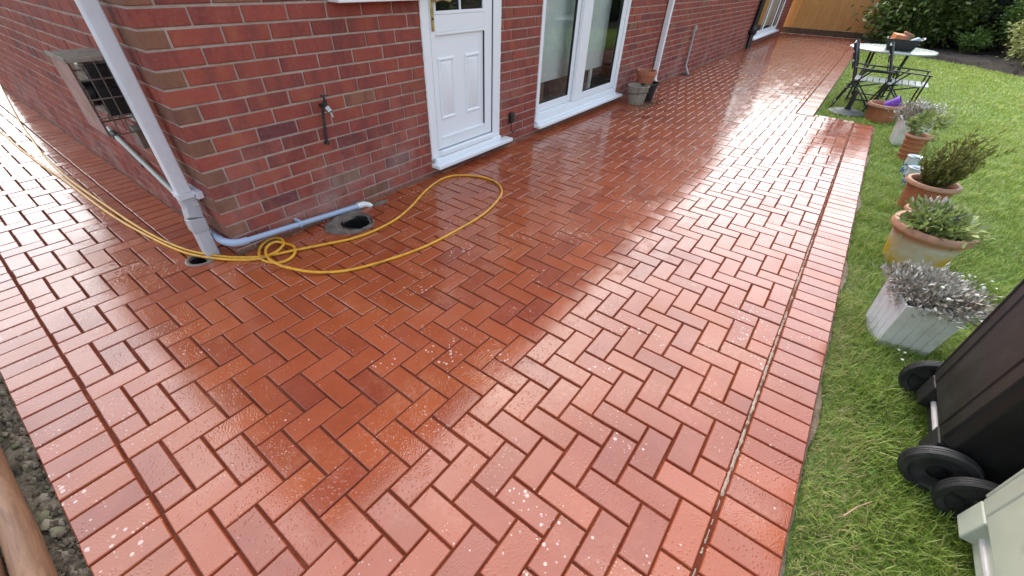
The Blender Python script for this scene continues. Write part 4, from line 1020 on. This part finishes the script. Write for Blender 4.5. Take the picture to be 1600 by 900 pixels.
# black basket of things on the table
bk = thing('basket', 'black plastic tray of oddments on the garden table', 'tray', (7.52, -2.70, .622))
m = MB()
for s in range(4):
    a0 = s*math.pi/2
    def Q(u, v, o):
        w_ = .135+.045*v-o; x, y = u*w_, -w_; return (x*math.cos(a0)-y*math.sin(a0), x*math.sin(a0)+y*math.cos(a0), .12*v+.001)
    m.frustum([Q(-1, 0, 0), Q(1, 0, 0), Q(1, 1, 0), Q(-1, 1, 0)], [Q(-1, 0, .008), Q(1, 0, .008), Q(1, 1, .008), Q(-1, 1, .008)])
m.box(-.13, .13, -.13, .13, .001, .008); m.build('tray_body', M['blackp'], bk)
m = MB(); m.tube(arc((-.16, -.17, .12), (-.03, -.24, .15), (.1, -.18, .13), 6), .006, 6); m.build('tray_handle', M['chrome'], bk, smooth=True)
m = MB(); m.box(-.075, .075, -.055, .055, 0, .085); o = m.build('orange_box', M['orange'], loc=(7.46, -2.62, .705), rot=(R(6), R(-4), R(20)), bevel=.006); tag(o, 'orange block lying in the black tray on the table', 'block')
m = MB(); m.lathe([(.0005, 0), (.05, 0), (.062, .07), (.068, .07), (.068, .085), (.06, .085), (.045, .01), (.0005, .01)], 24); o = m.build('clay_pot', M['terral'], smooth=True, loc=(7.58, -2.70, .715), rot=(R(20), R(10), 0)); tag(o, 'pinkish clay pot sitting in the black tray on the table', 'plant pot')
m = MB(); m.lathe([(.0005, 0), (.035, 0), (.038, .09), (.030, .10), (.0005, .102)], 20); o = m.build('tin', simple('blue_grey_tin', (.22, .28, .31), .35, .1, metallic=.5), smooth=True, loc=(7.42, -2.77, .705), rot=(R(70), 0, R(30))); tag(o, 'blue grey tin on its side in the black tray', 'tin')

def chair(label, loc):
    t = thing('folding_chair', label, 'chair', loc, 0, 'black folding garden chairs')
    W2 = .20; sh = .36; ah = .50; dp = .40     # faces -y; origin below the back edge of the seat
    m = MB()
    for k in range(6):
        y = -.012-k*.066; m.box(-W2+.01, W2-.01, y-.055, y, sh, sh+.016)
    m.build('seat', M['wetwhite'], t, bevel=.003)
    m = MB()
    for k in range(3): 
        z = .48+.095*k; yo = .012+.14*(z-sh)/.37
        m.frustum([(-W2+.012, yo, z), (W2-.012, yo, z), (W2-.012, yo+.014, z), (-W2+.012, yo+.014, z)], [(-W2+.012, yo+.028, z+.075), (W2-.012, yo+.028, z+.075), (W2-.012, yo+.042, z+.075), (-W2+.012, yo+.042, z+.075)])
    m.build('backrest', M['blackmetal'], t, bevel=.003)
    for s in (-1, 1):
        x = s*W2
        m = MB(); m.tube([(x, -.03, .30), (x, .0, sh+.02), (x, .06, .55), (x, .145, .74), (x, .15, .755)], .013, 8, rs=[.011, .013, .014, .017, .012]); m.build('back_post', M['blackmetal'], t, smooth=True)
        m = MB(); m.bar((x, .06, ah), (x, -.37, ah-.012), .036, .014); m.build('armrest', M['blackmetal'], t, bevel=.004)
        m = MB(); m.tube([(x, -.35, ah-.01), (x, -.345, .18), (x, -.34, 0)], .0095, 8); m.build('leg', M['blackmetal'], t, smooth=True)
        m = MB(); m.tube([(x*.93, -.16, ah-.012), (x*.93, .0, .30), (x*.93, .10, 0)], .0095, 8); m.build('leg', M['blackmetal'], t, smooth=True)
        m = MB(); m.tube([(x*.86, -.0, sh), (x*.86, -.35, .02)], .008, 8); m.tube([(x*.9, .05, .26), (x*.9, -.30, sh)], .008, 8); m.build('brace', M['blackmetal'], t, smooth=True)
    for (yy, zz, kk) in ((-.34, .10, 1), (.078, .06, .93), (-.01, sh-.02, 1)):
        m = MB(); m.tube([(-W2*kk, yy, zz), (W2*kk, yy, zz)], .008, 8); m.build('crossbar', M['blackmetal'], t, smooth=True)
    return t
ch1 = chair('black folding garden chair with pale wet seat, the one nearer the paving', (6.88, -2.385, pz))
def dup(root, loc, label):
    r = root.copy(); COL.objects.link(r); r.location = loc; r['label'] = label
    for ch in root.children:
        c_ = ch.copy(); COL.objects.link(c_); c_.parent = r
        for g_ in ch.children:
            d_ = g_.copy(); COL.objects.link(d_); d_.parent = c_
    return r
ch2 = dup(ch1, (6.95, -2.745, pz), 'black folding garden chair with pale wet seat, the one farther out on the lawn')

# ------------------------------------------------------------------ wheelie bins
def bin_(label, name, loc, mat, lidmat, rz_=0, tilt=0):
    """wheels toward +y (the patio). origin on the ground at the axle's middle"""
    t = thing(name, label, 'wheelie bin', loc, rz_, 'wheelie bins standing on the grass')
    m = MB(); wb, wt = .195, .262
    def ring(z, k, yb, yf, wx): return [(-wx, yf, z), (wx, yf, z), (wx, yb, z), (-wx, yb, z)]
    lv = [(.055, wb, .052, -.36), (.160, wb+.006, .052, -.375), (.175, wb+.014, .090, -.39), (.85, wt-.018, .098, -.53), (.86, wt, .108, -.55), (.93, wt+.004, .112, -.555)]
    # octagonal loops with soft corners
    rings = []
    for z, wx, yb, yf in lv:
        c_ = .028; ps = [(-wx+c_, yf), (wx-c_, yf), (wx, yf+c_), (wx, yb-c_), (wx-c_, yb), (-wx+c_, yb), (-wx, yb-c_), (-wx, yf+c_)]
        rings.append(m.verts([(x, y, z) for x, y in ps]))
    for a_, b_ in zip(rings, rings[1:]):
        for j in range(8): m.face((a_+j, a_+(j+1) % 8, b_+(j+1) % 8, b_+j))
    m.face([rings[0]+j for j in range(8)][::-1])
    # vertical edge ribs on the back and sides
    for s in (-1, 1):
        m.frustum([(s*.120-.005, .084, .18), (s*.120+.005, .084, .18), (s*.120+.005, .0945, .18), (s*.120-.005, .0945, .18)], [(s*.150-.005, .092, .84), (s*.150+.005, .092, .84), (s*.150+.005, .1025, .84), (s*.150-.005, .1025, .84)])
        m.frustum([(s*(wb-.012)-.004, .03, .19), (s*(wb-.012)+.006, .03, .19), (s*(wb-.012)+.006, .094, .19), (s*(wb-.012)-.004, .094, .19)], [(s*(wt-.034)-.004, .03, .85), (s*(wt-.034)+.006, .03, .85), (s*(wt-.034)+.006, .103, .85), (s*(wt-.034)-.004, .103, .85)])
        m.box(min(s*.105, s*.188), max(s*.105, s*.188), -.02, .088, .066, .168)
    body = m.build('bin_body', mat, t, bevel=.010, seg=3)
    m = MB(); m.tube([(-.245, .052, .1), (.245, .052, .1)], .0105, 12); m.build('axle', M['shoe'], t, smooth=True)
    for s in (-1, 1):
        m = MB(); x0 = s*.238; d = s
        prof = [(.030, .008), (.068, .010), (.072, .003), (.092, .0), (.097, .006), (.0965, .012), (.0985, .0125), (.0985, .0165), (.0965, .017), (.0965, .021), (.0985, .0215), (.0985, .0255), (.0965, .026), (.096, .030), (.092, .036), (.074, .037), (.070, .027), (.030, .025)]
        m.lathe([(r_, z_*d) for r_, z_ in prof], 44, c=(x0-.016*d, .052, .0985), axis='x'); wh = m.build('wheel', M['tyre'], t, smooth=True)
        m = MB(); m.lathe([(.0005, .034*d), (.012, .034*d), (.014, .026*d), (.032, .024*d), (.032, .004*d), (.0005, .004*d)], 20, c=(x0-.02*d, .052, .1), axis='x')
        for k in range(6):
            a_ = k*math.pi/3; m.bar((x0-.004*d, .052+math.cos(a_)*.03, .1+math.sin(a_)*.03), (x0-.004*d, .052+math.cos(a_)*.071, .1+math.sin(a_)*.071), .012, .012)
        m.build('hub', M['blackp'], wh, smooth=True)
    m = MB(); m.frustum([(-.275, -.575, .932), (.275, -.575, .932), (.275, .118, .932), (-.275, .118, .932)], [(-.25, -.55, .985), (.25, -.55, .985), (.25, .02, .995), (-.25, .06, .995)]); m.build('lid', lidmat, t, bevel=.012)
    m = MB(); m.tube([(-.2, .16, .93), (.2, .16, .93)], .014, 12)
    for s in (-1, 0, 1): m.bar((s*.19, .05, .90), (s*.19, .16, .93), .03, .03)
    m.build('handle', lidmat, t, smooth=True)
    return t
bin_('tall dark brown wheelie bin standing on the grass beside the silvery planter', 'wheelie_bin', (1.02, -3.19, pz), M['bin'], M['bin'])
bin_('pale green wheelie bin at the lower right, in front of the dark one', 'wheelie_bin', (.475, -3.28, pz), M['bingreen'], M['bingreen'])

# ------------------------------------------------------------------ fence and shrubs
t = thing('board_fence', 'orange brown closeboard fence closing the far end of the patio', 'fence', (16.84, .2, 0))
m = MB(); y = 0; 
while y > -13:
    wd_ = .11+random.uniform(-.004, .004); m.r = random.random()
    m.frustum([(0, y, .15), (0, y-wd_, .15), (.012, y-wd_, .15), (.012, y, .15)], [(0, y, 1.85), (0, y-wd_, 1.85), (.012, y-wd_, 1.85), (.012, y, 1.85)]); m.box(.0005-.006, .0, y-.018, y-.001, .151, 1.849); y -= wd_+.001
m.build('board_panel', M['fence'], t)
m = MB(); m.box(-.02, .02, -13, 0, 0, .149); m.build('gravel_board', simple('dark_gravel_board', (.10, .055, .03), .7, .3), t)
# fence and hedge behind the photographer, seen only in the glass
t = thing('board_fence', 'timber fence along the far side of the lawn', 'fence', (-4, -9.6, 0)); m = MB(); m.box(0, 21, 0, .02, 0, 1.75); m.build('board_panel', M['weathwood'], t)

def bush(name, label, loc, rad, n, L, W, mat, clumps, h0, group='shrubs in the bed at the end of the garden', shell=.6, core=None):
    t = thing(name, label, 'shrub', loc, random.uniform(0, 6), group)
    f_ = crown('foliage', (0, 0, h0+rad[2]*.8), rad, n, L, W, mat, t, clumps, shell)
    m = MB()
    for k in range(5):
        a = k*1.26; q = .45*rad[0]; pts = [Vector((.03*math.cos(a), .03*math.sin(a), -.05)), Vector((q*.4*math.cos(a), q*.4*math.sin(a), h0+.2*rad[2])), Vector((q*math.cos(a), q*math.sin(a), h0+rad[2]*.9)), Vector((q*1.5*math.cos(a), q*1.5*math.sin(a), h0+rad[2]*1.4))]
        m.tube(pts, .03, 7, rs=[.05, .035, .022, .008])
    m.build('stem', bark, t, smooth=True)
    return t
bush('laurel_shrub', 'rounded glossy laurel shrub hiding the right end of the orange fence', (15.9, -3.15, 0), (.95, 1.05, .95), 9000, .11, .055, G_dark, 150, .12)
bush('conifer_hedge', 'dark feathery conifer right behind the laurel shrub', (16.25, -4.35, 0), (.55, .75, 1.3), 9000, .09, .022, G_con, 130, .05)
bush('conifer_hedge', 'dark conifer behind the mid green shrub', (16.1, -5.6, 0), (.65, .95, 1.4), 10000, .09, .022, G_con, 150, .05)
bush('conifer_hedge', 'dark conifer behind the pale variegated shrub', (15.4, -7.1, 0), (.9, 1.2, 1.6), 10000, .09, .022, G_con, 150, .05)
bush('green_shrub', 'mid green shrub in front of the dark conifers', (15.15, -4.95, 0), (.38, .40, .42), 3200, .07, .03, G_mid, 50, .42)
bush('low_shrub', 'low bright green mound at the edge of the bare soil bed', (15.05, -4.28, 0), (.26, .28, .17), 1500, .055, .026, G_mid, 30, .16)
bush('variegated_shrub', 'pale yellow green variegated shrub at the upper right', (13.35, -5.1, 0), (.50, .50, .55), 4600, .075, .035, G_var, 80, .30)

def clods():
    V = []; F = []; A = []; nv = 0
    for k in range(1500):
        y = rng.uniform(-2.2, 1.8); x = rng.uniform(-1.068, -1.024) if k % 3 else rng.uniform(-1.24, -1.024); r_ = abs(rng.normal(0, .0055))+.002
        if x > -1.03 and r_ > .006: continue
        ring = []
        for t_ in range(5): a_ = t_*2*math.pi/5; ring.append((x+math.cos(a_)*r_*rng.uniform(.6, 1.3), y+math.sin(a_)*r_*rng.uniform(.6, 1.5), -.030+rng.uniform(-.004, .004)))
        top = (x+rng.normal(0, r_*.3), y+rng.normal(0, r_*.3), -.022+r_*rng.uniform(.3, 1.2))
        V += ring+[top]; A += [rng.uniform(0, 1)]*5
        F += [(nv+q, nv+(q+1) % 5, nv+5) for q in range(5)]; nv += 6
    o = np_mesh('soil_clods', np.array(V), np.array(F), mat_leaf('clod', [(0, (.05, .035, .022)), (.5, (.17, .13, .09)), (.85, (.30, .25, .18)), (1, (.12, .14, .05))], .8, .3), None, {'rnd': np.array(A)})
    tag(o, 'small clods and stones along the soil strip beside the logs', 'soil', kind='stuff')
clods()
# mortar dabs left on the paving at the wall foot
m = MB()
for (cx, cy, rx_, ry_) in ((.945, -.085, .075, .030), (1.03, -.07, .03, .018)):
    n = 16; ring = m.verts([(cx+math.cos(2*math.pi*j/n)*rx_*random.uniform(.75, 1.15), cy+math.sin(2*math.pi*j/n)*ry_*random.uniform(.7, 1.2), .0012) for j in range(n)])
    r2 = m.verts([(cx+math.cos(2*math.pi*j/n)*rx_*.5, cy+math.sin(2*math.pi*j/n)*ry_*.5, .006+random.uniform(0, .006)) for j in range(n)]); c_ = m.verts([(cx, cy, .009)])
    for j in range(n): m.face((ring+j, ring+(j+1) % n, r2+(j+1) % n, r2+j)); m.face((r2+j, r2+(j+1) % n, c_))
    break
o = m.build('mortar_dab', M['concrete'], smooth=True); tag(o, 'rough grey dab of mortar on the paving past the end of the waste pipe', 'mortar dab')

# hedge on the far side of the lawn, mirrored in the door and window glass
t = thing('garden_hedge', 'long dark green hedge along the far side of the lawn', 'hedge', (5, -9.1, 0))
crown('foliage', (0, 0, .75), (7.5, .5, .85), 16000, .15, .08, G_dark, t, 420, .2)
m = MB()
for k in range(12): m.tube([(-7+k*1.25, 0, -.1), (-7+k*1.25, .05, .5), (-6.9+k*1.25, -.05, 1.1)], .03, 6, rs=[.04, .03, .015])
m.build('stem', bark, t)
# daisies and a twig on the near grass
m = MB()
for (X, Y) in ((1405, 546), (1413, 552), (1409, 563), (1500, 441), (1523, 433), (1549, 441), (1556, 452)):
    x, y = gp(X, Y, .012)
    m.lathe([(.0005, .004), (.005, .003), (.0062, .001), (.004, -.002), (.0005, -.003)], 9, c=(x, y, .012+random.uniform(-.004, .006)))
o = m.build('daisies', G_flower, smooth=True); tag(o, 'small white daisy heads and petals scattered in the lawn', 'flowers', kind='stuff')
m = MB(); a_ = gp(1318, 806, .012); b_ = gp(1362, 784, .012); m.tube([(*a_, .010), ((a_[0]+b_[0])/2, (a_[1]+b_[1])/2+.004, .018), (*b_, .012)], .0026, 6, rs=[.003, .0026, .0016]); o = m.build('twig', simple('dry_twig', (.30, .19, .12), .8, .2), smooth=True); tag(o, 'dry brown twig lying on the grass beside the paving', 'twig')
